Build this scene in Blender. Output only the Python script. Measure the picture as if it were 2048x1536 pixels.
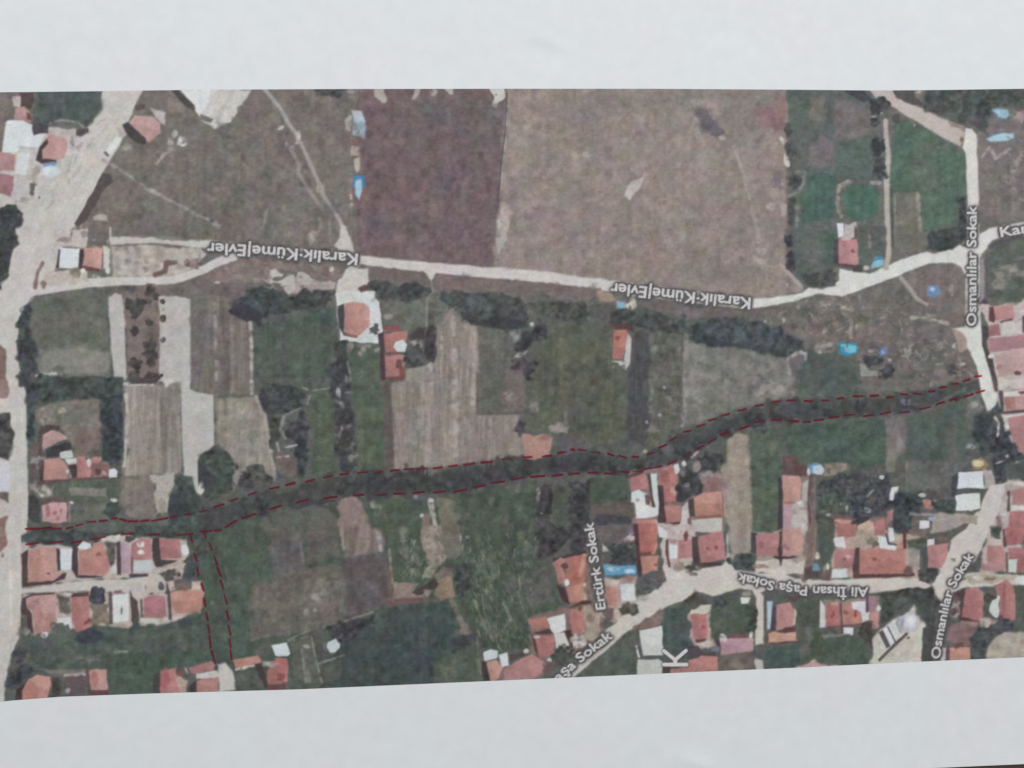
import bpy, math, random
import numpy as np
from mathutils import Matrix, Vector

# ------------------------------------------------------------------ scene
for o in list(bpy.data.objects):
    bpy.data.objects.remove(o, do_unlink=True)
scene = bpy.context.scene
scene.render.engine = 'CYCLES'
scene.render.resolution_x, scene.render.resolution_y = 1024, 768
COL = scene.collection

# ------------------------------------------------------------------ camera (phone held over an A4 sheet, a few degrees off square)
PW, PH = 2048.0, 1536.0
HFOV = math.radians(62.0)
FPX = (PW / 2) / math.tan(HFOV / 2)
PXM = 7900.0                                    # photo pixels per metre at the centre
# paper axes seen in the camera frame (x right, y up, -z forward)
ax = Vector((27976 / FPX, 588 / FPX, -1.0)).normalized()
ay = Vector((-ax.y, ax.x, 0.0)).normalized()
az = ax.cross(ay).normalized()
ay = az.cross(ax).normalized()
RC = Matrix((ax, ay, az))                       # camera vector -> paper vector
DIST = FPX / PXM
fwd = RC @ Vector((0, 0, -1))
cam_loc = -fwd * DIST
cam_data = bpy.data.cameras.new('camera')
cam = bpy.data.objects.new('camera', cam_data)
COL.objects.link(cam)
cam.matrix_world = Matrix.Translation(cam_loc) @ RC.to_4x4()
cam_data.sensor_fit = 'HORIZONTAL'
cam_data.sensor_width = 36.0
cam_data.lens = 18.0 / math.tan(HFOV / 2)
cam_data.clip_start = 0.005
cam_data.clip_end = 50.0
scene.camera = cam

# ------------------------------------------------------------------ light: soft daylight from a window beyond the top of the sheet
world = bpy.data.worlds.new('World')
scene.world = world
world.use_nodes = True
bg = world.node_tree.nodes['Background']
bg.inputs['Color'].default_value = (0.95, 0.98, 1.0, 1)
bg.inputs['Strength'].default_value = 0.325


def area(name, loc, target, sx, sy, power, color):
    d = bpy.data.lights.new(name, 'AREA')
    d.shape = 'RECTANGLE'; d.size = sx; d.size_y = sy
    d.energy = power; d.color = color
    o = bpy.data.objects.new(name, d)
    COL.objects.link(o)
    o.location = loc
    o.rotation_euler = (Vector(target) - Vector(loc)).to_track_quat('-Z', 'Y').to_euler()
    return o


area('window_light', (0.15, 1.00, 0.95), (0, 0, 0), 1.0, 0.8, 16.8, (0.975, 0.99, 1.0))
vs = scene.view_settings
vs.view_transform = 'Standard'; vs.look = 'None'; vs.exposure = 0.0; vs.gamma = 1.0
vs.use_curve_mapping = False

INK_GAIN = 1.21        # albedo = linear(apparent colour) * INK_GAIN

# ------------------------------------------------------------------ geometry of the sheet
RCn = np.array([[ax.x, ax.y, ax.z], [ay.x, ay.y, ay.z], [az.x, az.y, az.z]])
CL = np.array(cam_loc)


def hit(x, y, z=0.0):
    """photo pixel -> point on the plane of the sheet (metres)"""
    x = np.asarray(x, float); y = np.asarray(y, float)
    d = np.stack([(x - PW / 2) / FPX, -(y - PH / 2) / FPX, -np.ones_like(x)], -1) @ RCn.T
    t = (z - CL[2]) / d[..., 2]
    return CL[0] + d[..., 0] * t, CL[1] + d[..., 1] * t


_e = hit(1900.0, 1531.0)
BOT = float(_e[1])                              # bottom edge of the A4 sheet
TOP = BOT + 0.210
LEFT, RIGHT = -0.1487, 0.1483


def bump(X, Y, px, py, rx, ry, ang, h):
    cx, cy = hit(px, py)
    c, s = math.cos(ang), math.sin(ang)
    u = ((X - cx) * c + (Y - cy) * s) / rx
    v = (-(X - cx) * s + (Y - cy) * c) / ry
    return h * np.exp(-u * u - v * v)


def sheet_z(X, Y):
    """gentle waviness of the sheet plus two dents; lower right corner lifts a little"""
    z = 0.0006 + 0.00022 * np.sin(X * 31 + 0.7) * np.cos(Y * 23 - 0.4) + 0.00016 * np.sin(X * 17 - Y * 41 + 1.1)
    z = z + 0.00007 * np.sin(X * 95 + Y * 60) * np.sin(Y * 83 - X * 35 + 2)
    z = z + bump(X, Y, 1098, 86, 0.0042, 0.0011, -0.45, 0.00022) - bump(X, Y, 1092, 104, 0.0060, 0.0030, -0.2, 0.00020)
    z = z + bump(X, Y, 1392, 1524, 0.0050, 0.0016, -0.35, 0.00035)
    k = np.clip((X - 0.04) / 0.11, 0, 1); m = np.clip((BOT + 0.022 - Y) / 0.022, 0, 1)
    z = z + 0.0004 * k * k * m * m
    return z


# ------------------------------------------------------------------ canvas of the print (photo-pixel space)
STEP = 1.6
X0, X1 = -88.0, 2136.0
NX = int(round((X1 - X0) / STEP)) + 1
xs = np.linspace(X0, X1, NX)
topc = np.interp(xs, [-88, 0, 150, 400, 700, 1000, 1300, 1600, 1750, 1880, 2048, 2136],
                 [186, 184.5, 183, 179.5, 178, 177.5, 177.5, 179.5, 181, 180, 177.5, 175])
botc = np.interp(xs, [-88, 0, 30, 120, 300, 600, 1000, 1400, 1600, 1800, 1950, 2048, 2136],
                 [1408, 1403.5, 1400.5, 1393.5, 1387, 1378.5, 1361, 1343.5, 1335, 1325, 1318.5, 1314.5, 1311.5])
NY = 764
tt = np.linspace(0, 1, NY)[:, None]
GX = np.repeat(xs[None, :], NY, 0)
GY = topc[None, :] + (botc - topc)[None, :] * tt
RNG = np.random.RandomState(7)


def noise(sx, sy=None, seed=None):
    """smooth value noise, zero mean, about unit deviation; sx, sy = feature size in photo px"""
    sy = sy or sx
    nx = int((X1 - X0) / sx) + 4; ny = int(1240 / sy) + 4
    g = RNG.normal(size=(ny, nx))
    u = np.linspace(0, nx - 3.001, NX); v = np.linspace(0, ny - 3.001, NY)
    iu = u.astype(int); iv = v.astype(int)
    fu = u - iu; fv = v - iv
    fu = fu * fu * (3 - 2 * fu); fv = fv * fv * (3 - 2 * fv)
    a = g[:, iu] * (1 - fu) + g[:, iu + 1] * fu
    b = a[iv] * (1 - fv)[:, None] + a[iv + 1] * fv[:, None]
    return b / b.std()


N3, N5, N9, N16, N34 = noise(3.2), noise(5.2), noise(9), noise(16), noise(34)
NB = noise(7); NW = 0.35 * noise(8) + 0.8 * noise(17)
VS = 0.75 * noise(7, 150) + 0.5 * noise(16, 300) + 0.45 * noise(4, 30)

IMG = np.zeros((NY, NX, 3)); IMG[:] = (112, 106, 100)
_k = np.clip((GY - 585 + 12 * N34) / 40, 0, 1)[..., None]
IMG = IMG * (1 - _k) + np.array((93, 97, 90.)) * _k + (3.5 * N9 + 3 * N5)[..., None]
IDS = np.zeros((NY, NX), np.int32)
PARTS = [('aerial_print', None)]
OX, OY, SC = 0.0, 0.0, 1.0
STYLE = {  # soft, wobble, clump amplitude, fine amplitude, streak amplitude, name
    'F': (9, 3.2, 4.5, 3.6, 2.2, 'printed_field'), 'V': (9, 2.6, 3.0, 3.6, 7.0, 'printed_ploughed_field'),
    'T': (6.5, 4.4, 6.5, 6.0, 0, 'printed_tree'), 'H': (7, 4.8, 6.5, 6.0, 0, 'printed_hedge'),
    'R': (3.2, 1.2, 3.0, 3.0, 0, 'printed_house'), 'W': (3.2, 1.1, 2.0, 1.5, 0, 'printed_white_roof'),
    'D': (5.0, 1.0, 2.4, 1.8, 0, 'printed_road'), 'B': (5.5, 1.8, 4.0, 3.0, 0, 'printed_tarpaulin'),
    'S': (4.0, 1.4, 2.5, 3.0, 0, None), 'X': (5, 3.2, 4.0, 3.5, 0, None), 'Y': (6, 3.0, 5.0, 4.0, 0, 'printed_yard'),
}


def tile(x, y, s=5.12):
    global OX, OY, SC
    OX, OY, SC = x, y, 1.0 / s


def pts(s):
    a = np.array([[float(v) for v in q.split(',')] for q in s.split()])
    return a * SC + (OX, OY)


def window(x0, x1, y0, y1, m):
    i0 = max(0, int((x0 - m - X0) / STEP)); i1 = min(NX, int((x1 + m - X0) / STEP) + 2)
    if i1 <= i0: return None
    gy0 = GY[:, i0:i1].min(1); gy1 = GY[:, i0:i1].max(1)
    r = np.nonzero((gy1 >= y0 - m) & (gy0 <= y1 + m))[0]
    if len(r) == 0: return None
    return slice(r[0], r[-1] + 1), slice(i0, i1)


def seg_d2(px, py, a, b):
    ex, ey = b[0] - a[0], b[1] - a[1]
    L = ex * ex + ey * ey + 1e-9
    t = np.clip(((px - a[0]) * ex + (py - a[1]) * ey) / L, 0, 1)
    return (px - a[0] - t * ex) ** 2 + (py - a[1] - t * ey) ** 2


def put(w, d, k, col, soft, wob, name, label, op, size=99.0, patchy=False):
    st = STYLE[k]
    soft = st[0] if soft is None else soft
    wob = st[1] if wob is None else wob
    d = d + 0.75 * wob * min(1.0, size / 26.0) * NW[w]
    a = np.clip(0.5 - d / (1.05 * soft), 0, 1); a = a * a * (3 - 2 * a) * op
    if patchy: a = a * np.clip(0.86 + 0.28 * N9[w] + 0.16 * N5[w], 0.25, 1)
    c = np.array(col, float)
    t = st[2] * (0.7 * N9[w] + 0.5 * N16[w]) + st[3] * (0.6 * N5[w] + 0.28 * N3[w]) + st[4] * VS[w]
    if k in 'TH':                                   # crowns: light clumps and dark gaps
        t = t + 6.0 * np.clip(NB[w], -1.1, 1.5)
        c = c * 0.89 - 1.0
    if k == 'S': c = c * (0.87 if c.mean() < 115 else 0.95)
    if k == 'R': c = c + (1, 0, 2)
    if k == 'R':                                    # two roof slopes, the sunny one to the upper right
        inside = d < 0
        if inside.any():
            gx, gy = GX[w], GY[w]
            q = (gx - gx[inside].mean()) * (0.9 if np.ptp(gy[inside]) > np.ptp(gx[inside]) else 0.25) \
                - (gy - gy[inside].mean()) * (0.25 if np.ptp(gy[inside]) > np.ptp(gx[inside]) else 0.9)
            t = t + 4.5 * np.tanh(q / 2.5)
    src = c + t[..., None] * (c / c.mean())
    IMG[w] += (src - IMG[w]) * a[..., None]
    nm = st[5] if name is None else name
    if nm and op > 0.6:
        PARTS.append((nm, label))
        sub = IDS[w]; sub[a > 0.5] = len(PARTS) - 1


def P(k, col, s, soft=None, wob=None, n=None, lab=None, op=1.0):
    q = pts(s)
    w = window(q[:, 0].min(), q[:, 0].max(), q[:, 1].min(), q[:, 1].max(), 14)
    if w is None: return
    px, py = GX[w], GY[w]
    d2 = np.full(px.shape, 1e9); ins = np.zeros(px.shape, bool)
    for i in range(len(q)):
        a, b = q[i - 1], q[i]
        d2 = np.minimum(d2, seg_d2(px, py, a, b))
        if a[1] != b[1]:
            cr = ((a[1] > py) != (b[1] > py)) & (px < (b[0] - a[0]) * (py - a[1]) / (b[1] - a[1]) + a[0])
            ins ^= cr
    d = np.sqrt(d2); d[ins] *= -1
    put(w, d, k, col, soft, wob, n, lab, op, -2 * d.min())


def L(k, col, s, width, soft=None, wob=None, n=None, lab=None, op=1.0):
    q = pts(s); r = width * SC / 2
    w = window(q[:, 0].min(), q[:, 0].max(), q[:, 1].min(), q[:, 1].max(), 14 + r)
    if w is None: return
    px, py = GX[w], GY[w]
    d2 = np.full(px.shape, 1e9)
    for i in range(len(q) - 1):
        d2 = np.minimum(d2, seg_d2(px, py, q[i], q[i + 1]))
    put(w, np.sqrt(d2) - r, k, col, soft, wob, n, lab, op, 2 * r, k == 'X' and np.mean(col) > 118)


def E(k, col, cx, cy, rx, ry, rot=0, soft=None, wob=None, n=None, lab=None, op=1.0):
    cx, cy, rx, ry = cx * SC + OX, cy * SC + OY, rx * SC, ry * SC
    m = max(rx, ry)
    w = window(cx - m, cx + m, cy - m, cy + m, 12)
    if w is None: return
    c, s = math.cos(math.radians(rot)), math.sin(math.radians(rot))
    u = (GX[w] - cx) * c + (GY[w] - cy) * s; v = -(GX[w] - cx) * s + (GY[w] - cy) * c
    rr = np.sqrt((u / rx) ** 2 + (v / ry) ** 2)
    rr = rr + {'X': 0.15, 'T': 0.12}.get(k, 0.06) * NB[w] + {'X': 0.11, 'T': 0.05}.get(k, 0.03) * N5[w]
    d = (rr - 1) * min(rx, ry)
    if k == 'X' and soft is None: soft = float(np.clip(0.75 * min(rx, ry), 3.0, 8.0))
    put(w, d, k, col, soft, wob, n, lab, op, 2 * min(rx, ry), k == 'X' and min(rx, ry) > 4 and np.mean(col) > 105)


def blur(a, sig):
    r = int(math.ceil(3 * sig)); k = np.exp(-0.5 * (np.arange(-r, r + 1) / sig) ** 2); k /= k.sum()
    for axis in (0, 1):
        pad = [(0, 0)] * a.ndim; pad[axis] = (r, r)
        b = np.pad(a, pad, mode='edge'); o = np.zeros_like(a)
        for i, kk in enumerate(k):
            sl = [slice(None)] * a.ndim; sl[axis] = slice(i, i + a.shape[axis])
            o += kk * b[tuple(sl)]
        a = o
    return a


def specks(k, cols, s, count, rmin, rmax, soft=2.5, op=0.8):
    """small irregular marks scattered inside a polygon's box"""
    q = pts(s); x0, y0 = q.min(0); x1, y1 = q.max(0)
    for i in range(count):
        x = RNG.uniform(x0, x1); y = RNG.uniform(y0, y1)
        ins = False
        for j in range(len(q)):
            a, b = q[j - 1], q[j]
            if (a[1] > y) != (b[1] > y) and x < (b[0] - a[0]) * (y - a[1]) / (b[1] - a[1]) + a[0]: ins = not ins
        if not ins: continue
        c = cols[RNG.randint(len(cols))]
        E(k, c, (x - OX) / SC, (y - OY) / SC, RNG.uniform(rmin, rmax) / SC, RNG.uniform(rmin, rmax) / SC,
          RNG.uniform(0, 180), soft * 1.5, 2.5, None, None, op * 0.85)


def strokes(cols, s, count, lmin, lmax, wd, ang, spread=12, op=0.5, soft=2.0):
    """short soft marks (crop rows, tufts) inside a polygon; ang in degrees from vertical"""
    q = pts(s); x0, y0 = q.min(0); x1, y1 = q.max(0)
    n = 0
    for i in range(count * 3):
        if n >= count: break
        x = RNG.uniform(x0, x1); y = RNG.uniform(y0, y1)
        ins = False
        for j in range(len(q)):
            a, b = q[j - 1], q[j]
            if (a[1] > y) != (b[1] > y) and x < (b[0] - a[0]) * (y - a[1]) / (b[1] - a[1]) + a[0]: ins = not ins
        if not ins: continue
        n += 1
        t = math.radians(ang + RNG.uniform(-spread, spread)); h = RNG.uniform(lmin, lmax) / 2
        c = cols[RNG.randint(len(cols))]
        xa, ya, xb, yb = x - h * math.sin(t), y - h * math.cos(t), x + h * math.sin(t), y + h * math.cos(t)
        f = lambda X, Y: '%.2f,%.2f' % ((X - OX) / SC, (Y - OY) / SC)
        L('X', c, f(xa, ya) + ' ' + f(xb, yb), RNG.uniform(0.6, 1.2) * wd / SC, soft, 1.5, None, None, op)

# ================================================================== the aerial print, drawn in photo pixels
# ---- large pieces of land
tile(0, 0, 1.0)
P('F', (119, 110, 102), '200,345 300,175 720,170 712,300 722,512 600,510 410,492 240,478 208,470 146,460', n='printed_field', lab='grey-brown meadow with trodden paths')
P('F', (117, 94, 97), '716,172 1014,172 1012,262 1003,380 988,532 722,514 708,430 706,330', lab='dark mauve-brown field')
P('F', (147, 129, 121), '1014,172 1578,172 1575,300 1572,520 1612,584 1500,600 1205,566 985,534 1000,380', lab='wide light brown field')
P('F', (97, 103, 98), '1575,172 1780,172 1775,535 1690,560 1640,578 1605,575 1575,540', lab='garden plot with two round green patches')
P('F', (88, 113, 95), '1783,246 1808,238 1833,248 1896,285 1925,300 1933,316 1933,404 1914,414 1914,453 1855,460 1820,470 1786,505 1783,400', lab='green field beside the right-hand road')
P('F', (120, 111, 108), '1950,270 2000,225 2140,200 2140,450 1960,440', lab='brown plot at the right edge')
P('F', (84, 93, 90), '1846,172 2140,172 2140,222 1990,215 1976,254 1950,258 1925,222 1880,230 1848,214')
P('F', (113, 105, 101), '1480,610 1640,600 1690,590 1760,565 1800,552 1930,640 1945,700 1965,760 1780,790 1600,795 1560,720')
P('F', (104, 107, 97), '64,598 98,592 140,581 196,575 236,575 221,587 215,596 219,734 226,762 70,762 75,712 58,645', lab='green-grey field with pale lower end')
P('F', (128, 112, 108), '246,582 322,582 320,762 254,765', lab='small orchard with rows of dots')
P('V', (122, 113, 105), '380,595 455,588 460,630 500,645 506,660 508,760 512,792 484,793 400,788 378,784', lab='grey-brown field with a pale stripe')
P('F', (84, 98, 86), '505,648 560,640 595,634 673,612 678,682 666,715 648,741 652,765 658,780 620,782 595,778 537,772 513,784 507,760', lab='green field below the big dark trees')
P('D', (181, 177, 173), '216,595 230,585 244,589 250,655 254,760 258,772 240,777 228,760 221,675 217,626', n='printed_bare_strip')
P('D', (181, 177, 172), '316,593 344,589 363,593 381,599 382,760 381,778 400,787 427,789 429,889 418,901 400,910 396,930 401,988 391,988 383,955 367,951 363,858 361,770 318,762 320,636', n='printed_bare_strip')
P('V', (146, 136, 125), '248,790 254,771 361,766 363,858 364,946 312,948 293,950 244,954 242,932 258,900 248,878', lab='tan ploughed field')
P('V', (147, 138, 126), '437,795 509,791 537,842 541,897 554,951 552,963 517,971 470,975 445,895 431,887 432,830', lab='tan field with rows')
P('V', (143, 130, 121), '779,765 868,760 872,655 894,612 917,620 925,642 956,651 961,826 1040,828 1034,860 1052,897 1046,918 956,924 898,934 787,940 785,838', lab='striped pale tan field in the middle')
P('F', (103, 102, 93), '960,655 1025,660 1023,735 1052,760 1050,828 962,828', lab='olive-grey plot')
P('F', (91, 96, 80), '1093,645 1150,643 1200,640 1226,650 1228,700 1256,760 1253,872 1220,884 1200,888 1136,872 1112,850 1081,828 1072,790 1062,760 1073,694', lab='olive-green field')
P('F', (101, 102, 91), '1300,665 1368,669 1370,760 1364,850 1337,879 1309,895 1286,899 1288,820 1296,760', lab='mottled green strip')
P('F', (121, 120, 111), '1372,683 1532,706 1575,718 1582,760 1592,795 1551,799 1454,822 1376,854 1364,850 1368,760', lab='mottled grey-green field')
P('F', (86, 97, 90), '1612,704 1676,708 1717,725 1720,760 1740,790 1600,796 1590,770')
P('F', (89, 101, 83), '625,780 669,776 668,877 677,948 644,956 619,950 625,897 621,838', lab='narrow green strip')
P('F', (91, 103, 84), '699,686 755,694 762,760 769,818 773,938 716,943 710,858 703,780 697,714', lab='green strip beside the tan field')
P('X', (98, 86, 82), '763,760 777,760 785,838 787,936 771,938 769,838')
P('F', (80, 99, 86), '1572,852 1772,838 1775,930 1735,934 1675,924 1597,924 1582,908 1567,884', lab='deep green rectangular field')
P('F', (119, 113, 108), '1772,836 1812,833 1814,898 1800,910 1788,942 1770,942 1774,896')
P('F', (86, 101, 91), '1812,836 1892,824 1922,794 1934,865 1930,922 1823,928 1814,896', lab='green field near the right houses')
P('F', (104, 106, 102), '1814,922 1938,922 1912,948 1900,966 1882,978 1815,982', lab='dull grey-green field')
P('F', (84, 98, 82), '420,1070 480,1040 560,1030 660,1012 720,1020 800,1000 905,1000 1000,980 1082,970 1080,1122 1105,1150 1115,1200 1132,1216 1058,1236 1062,1295 990,1305 962,1300 948,1265 905,1280 800,1370 640,1378 450,1385 420,1330')
P('F', (83, 98, 84), '400,1066 540,1058 545,1170 498,1170 494,1236 502,1304 464,1312 431,1320 400,1324', lab='green field crossed by the dashed branch')
P('F', (107, 102, 93), '545,1146 693,1124 693,1236 605,1267 509,1275 498,1236 502,1173', lab='dull olive field')
P('F', (99, 93, 93), '541,1066 605,1072 611,1138 546,1142')
P('F', (98, 98, 86), '605,1060 677,1058 683,1112 619,1130')
P('V', (130, 116, 108), '677,998 705,994 724,1006 742,1058 775,1060 767,1103 689,1115 677,1060', lab='pinkish strip of rows')
P('F', (100, 90, 90), '673,1122 777,1104 783,1170 787,1208 744,1222 693,1236 689,1177 685,1138', lab='purple-brown square field')
P('F', (86, 98, 80), '741,1002 800,998 850,1000 842,1090 855,1126 843,1154 785,1166 779,1100', lab='green plot with pale specks')
P('F', (80, 93, 77), '905,1000 980,978 1056,970 1080,980 1080,1122 1105,1150 1115,1200 1132,1216 1058,1236 1062,1295 995,1302 962,1300 948,1265 910,1140', lab='mottled green meadow')
P('F', (68, 82, 79), '693,1285 744,1240 800,1212 898,1203 909,1236 911,1271 952,1270 944,1294 866,1326 868,1368 640,1378 643,1330', lab='dark green dense field')
P('F', (160, 145, 129), '1452,870 1481,864 1497,866 1505,975 1508,1062 1500,1108 1478,1109 1462,1118 1454,1062 1446,975 1442,932 1454,922', lab='narrow tan field between the houses')
P('F', (90, 104, 86), '1501,869 1557,850 1565,897 1565,952 1557,956 1556,1062 1545,1070 1506,1062 1503,935', lab='narrow green field between the houses')
# ---- the creek between the dashed lines
P('X', (74, 77, 77), '40,1058 120,1056 230,1040 340,1041 400,1022 480,1000 560,975 640,955 690,948 780,940 880,937 960,922 1050,914 1120,900 1150,898 1200,905 1260,914 1300,906 1350,878 1400,852 1450,834 1520,811 1590,800 1680,797 1760,792 1850,782 1910,768 1965,752 1966,784 1900,802 1850,818 1780,826 1720,832 1640,840 1580,843 1540,842 1490,856 1430,880 1380,912 1330,932 1280,942 1220,946 1140,952 1050,958 960,978 880,990 800,994 700,998 620,1004 560,1018 490,1040 445,1062 380,1068 250,1070 150,1083 40,1087', wob=9, soft=9, n='printed_creek', lab='dark overgrown creek between the red dashed lines')
specks('X', [(68, 72, 76), (94, 100, 98), (74, 82, 80), (72, 72, 78)], '400,1020 560,975 700,950 900,935 1120,900 1260,914 1400,852 1590,800 1850,782 1850,815 1580,843 1430,880 1280,942 960,975 700,995 450,1055', 190, 4, 13, 5, .75)
P('X', (66, 64, 67), '690,956 790,946 900,944 1000,930 1110,912 1190,914 1180,940 1050,950 960,966 880,980 800,984 700,988', soft=12, wob=8, op=.75)
strokes([(100, 106, 90), (72, 86, 74), (96, 100, 84)], '515,660 660,630 665,700 650,770 520,775', 60, 20, 60, 2.2, 0, 3, .4)
strokes([(104, 106, 84), (78, 84, 68), (110, 108, 90)], '1095,655 1215,650 1240,760 1245,870 1130,860 1070,800', 90, 20, 70, 2.4, -2, 3, .4)
strokes([(118, 114, 102), (92, 90, 82)], '962,665 1020,668 1020,740 1045,820 965,820', 40, 20, 60, 2.2, 0, 3, .4)
strokes([(116, 112, 104), (86, 86, 78)], '1305,675 1362,675 1360,840 1300,880', 40, 12, 40, 2.4, 0, 8, .45)
strokes([(170, 158, 148), (128, 116, 108), (162, 148, 138), (136, 122, 112)], '785,770 870,765 878,660 955,660 958,825 1030,835 1040,905 790,930', 150, 25, 90, 2.2, -1, 2, .42)
strokes([(164, 154, 142), (126, 116, 106)], '255,780 355,775 358,940 260,945', 60, 20, 70, 2.2, 0, 3, .42)
strokes([(164, 156, 142), (128, 120, 106)], '440,800 505,797 545,940 450,960 435,880', 40, 15, 50, 2.4, 2, 5, .4)
strokes([(108, 118, 100), (70, 84, 72)], '415,1080 540,1065 540,1160 495,1170 490,1300 430,1310', 50, 8, 25, 2.4, 0, 14, .35)
strokes([(120, 114, 104), (94, 90, 82)], '520,1180 690,1130 690,1230 520,1270', 50, 8, 30, 2.6, 10, 20, .35)
strokes([(84, 112, 92), (66, 88, 76)], '1580,860 1765,845 1770,925 1600,915', 50, 10, 40, 2.4, 0, 6, .35)
strokes([(98, 114, 100), (74, 90, 82)], '1818,845 1925,810 1928,915 1825,920', 40, 10, 40, 2.4, 0, 6, .35)
strokes([(128, 116, 112), (150, 138, 132), (124, 118, 110), (152, 134, 130)], '1020,190 1565,190 1560,520 1590,570 1250,555 1000,520', 140, 8, 30, 3, 5, 40, .35)
strokes([(122, 104, 108), (100, 86, 92), (104, 98, 96)], '725,190 1005,190 990,500 730,500', 70, 8, 30, 3, 0, 40, .35)
strokes([(130, 120, 114), (104, 98, 94), (100, 102, 94)], '230,330 320,200 700,200 700,480 440,470 230,450', 90, 8, 30, 3, 30, 50, .35)
for i in range(75):                                  # crowns along the creek
    x = RNG.uniform(60, 1930)
    y = np.interp(x, [50, 240, 400, 560, 700, 900, 1120, 1280, 1380, 1500, 1600, 1780, 1960], [1071, 1056, 1044, 996, 970, 962, 926, 928, 888, 836, 822, 810, 770]) + RNG.uniform(-13, 15)
    r = RNG.uniform(6, 14)
    E('S', (66, 66, 72), x - 3, y + 4, r, r * .85, RNG.uniform(0, 90), 5, 4, None, None, .8)
    E('T', [(84, 92, 90), (80, 84, 84), (88, 94, 88)][i % 3], x + 1, y - 2, r * .9, r * .7, RNG.uniform(0, 90), 5, 4, '', None, .75)
# ---- roads
P('D', (194, 188, 181), '-90,480 0,480 40,420 43,380 60,340 90,300 152,277 185,245 205,183 210,170 290,170 262,230 240,290 205,347 170,425 152,450 130,470 118,520 100,560 66,594 48,618 38,650 34,690 38,730 48,765 53,790 54,880 57,1000 55,1060 48,1090 44,1180 42,1240 38,1275 22,1310 12,1360 6,1410 -90,1420', lab='broad pale road down the left side')
for q, c in (('108,450 150,385 186,330 214,275 250,215', (184, 179, 173)), ('78,468 118,400 160,330 190,290', (186, 181, 175)), ('60,520 84,450', (188, 184, 178)), ('30,700 34,800 30,1000 34,1200 18,1330', (186, 183, 176)), ('44,820 46,1050', (200, 197, 190)), ('20,1100 22,1250', (204, 201, 195))):
    L('X', c, q, 4, soft=5, op=.8)
strokes([(208, 205, 199), (182, 178, 172), (204, 198, 190)], '0,1380 14,1340 40,1080 40,640 110,520 200,350 210,220 280,190 230,300 150,440 60,600 55,1100 20,1300', 60, 8, 40, 5, -20, 30, .4, 4)
strokes([(168, 160, 152), (180, 172, 164), (154, 146, 138), (186, 178, 170)], '70,395 100,330 160,285 200,240 215,260 180,310 130,380 90,430', 55, 6, 22, 6, -35, 25, .6, 4)
strokes([(170, 160, 150), (150, 140, 132), (184, 174, 164)], '150,450 205,350 214,365 180,420 165,460', 30, 6, 18, 5, -28, 20, .6, 4)
strokes([(176, 166, 156), (186, 178, 170), (160, 148, 140)], '90,560 120,480 200,470 205,500 130,560', 30, 6, 18, 5, 40, 40, .5, 4)
L('D', (197, 191, 184), '40,588 98,578 176,566 234,562 293,562 340,560 362,555 410,538 440,522 480,512', 18, lab='pale dirt track')
L('D', (193, 185, 177), '222,482 254,480 312,478 400,488 440,490 520,500 640,508 710,514', 16, lab='upper fork of the dirt road')
P('D', (199, 191, 185), '690,508 800,519 930,531 1000,534 1095,544 1160,553 1225,560 1350,577 1500,598 1502,618 1400,607 1260,590 1150,573 1040,560 960,555 870,547 795,539 720,528 700,560 690,580 672,585 676,560 696,535', lab='pale dirt road across the middle')
P('D', (206, 205, 199), '1500,598 1549,595 1605,585 1617,575 1664,573 1676,562 1680,538 1711,544 1740,546 1772,532 1800,519 1855,503 1869,507 1906,497 1933,474 1935,440 1957,440 1958,468 1980,456 2048,444 2140,430 2140,452 2048,468 2011,472 1984,482 1972,499 1961,515 1960,612 1962,650 1968,694 1984,760 1998,786 1990,815 1975,822 1962,790 1958,760 1953,733 1937,700 1906,657 1929,653 1931,554 1921,534 1904,526 1857,528 1810,546 1785,556 1761,565 1683,593 1637,587 1594,601 1529,614 1500,616', lab='pale road curving up to the junction at right')
P('D', (187, 173, 164), '1732,172 1783,172 1793,195 1863,226 1921,252 1931,265 1921,293 1896,281 1834,244 1808,228 1769,201 1753,197', lab='pinkish dirt lane at upper right')
P('D', (206, 203, 196), '1931,256 1945,256 1953,269 1957,412 1958,470 1935,474 1935,412 1932,308 1925,295 1929,277', lab='pale road running up at right')
L('D', (178, 167, 156), '1771,242 1773,285 1777,308 1773,355 1774,414 1776,460 1777,510 1772,535', 11, lab='thin footpath between the green plots')
P('D', (200, 191, 181), '1110,1385 1130,1352 1200,1295 1212,1259 1229,1248 1264,1208 1333,1162 1325,1134 1337,1083 1349,1072 1395,1138 1444,1130 1454,1122 1471,1138 1512,1146 1561,1146 1590,1156 1640,1160 1700,1158 1776,1153 1810,1150 1837,1144 1842,1160 1860,1165 1872,1150 1884,1120 1898,1100 1902,1080 1930,1058 1957,1017 1972,985 1980,972 2012,966 2006,995 2000,1014 1980,1062 1962,1100 1950,1122 1922,1144 1975,1146 2040,1150 2140,1155 2140,1165 2000,1172 1925,1176 1908,1186 1885,1205 1868,1186 1835,1176 1775,1182 1738,1186 1700,1180 1600,1178 1532,1178 1520,1185 1528,1193 1528,1288 1510,1290 1512,1196 1504,1180 1481,1177 1425,1193 1405,1185 1372,1200 1337,1212 1264,1258 1235,1280 1140,1362 1120,1390', lab='pale street winding along the lower houses')
P('D', (194, 187, 177), '40,1178 109,1168 176,1160 254,1158 305,1148 322,1168 295,1190 260,1187 176,1182 98,1185 40,1188', lab='short side street at lower left')
P('D', (195, 193, 181), '434,1328 451,1325 466,1343 475,1379 439,1384 437,1350')

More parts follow.
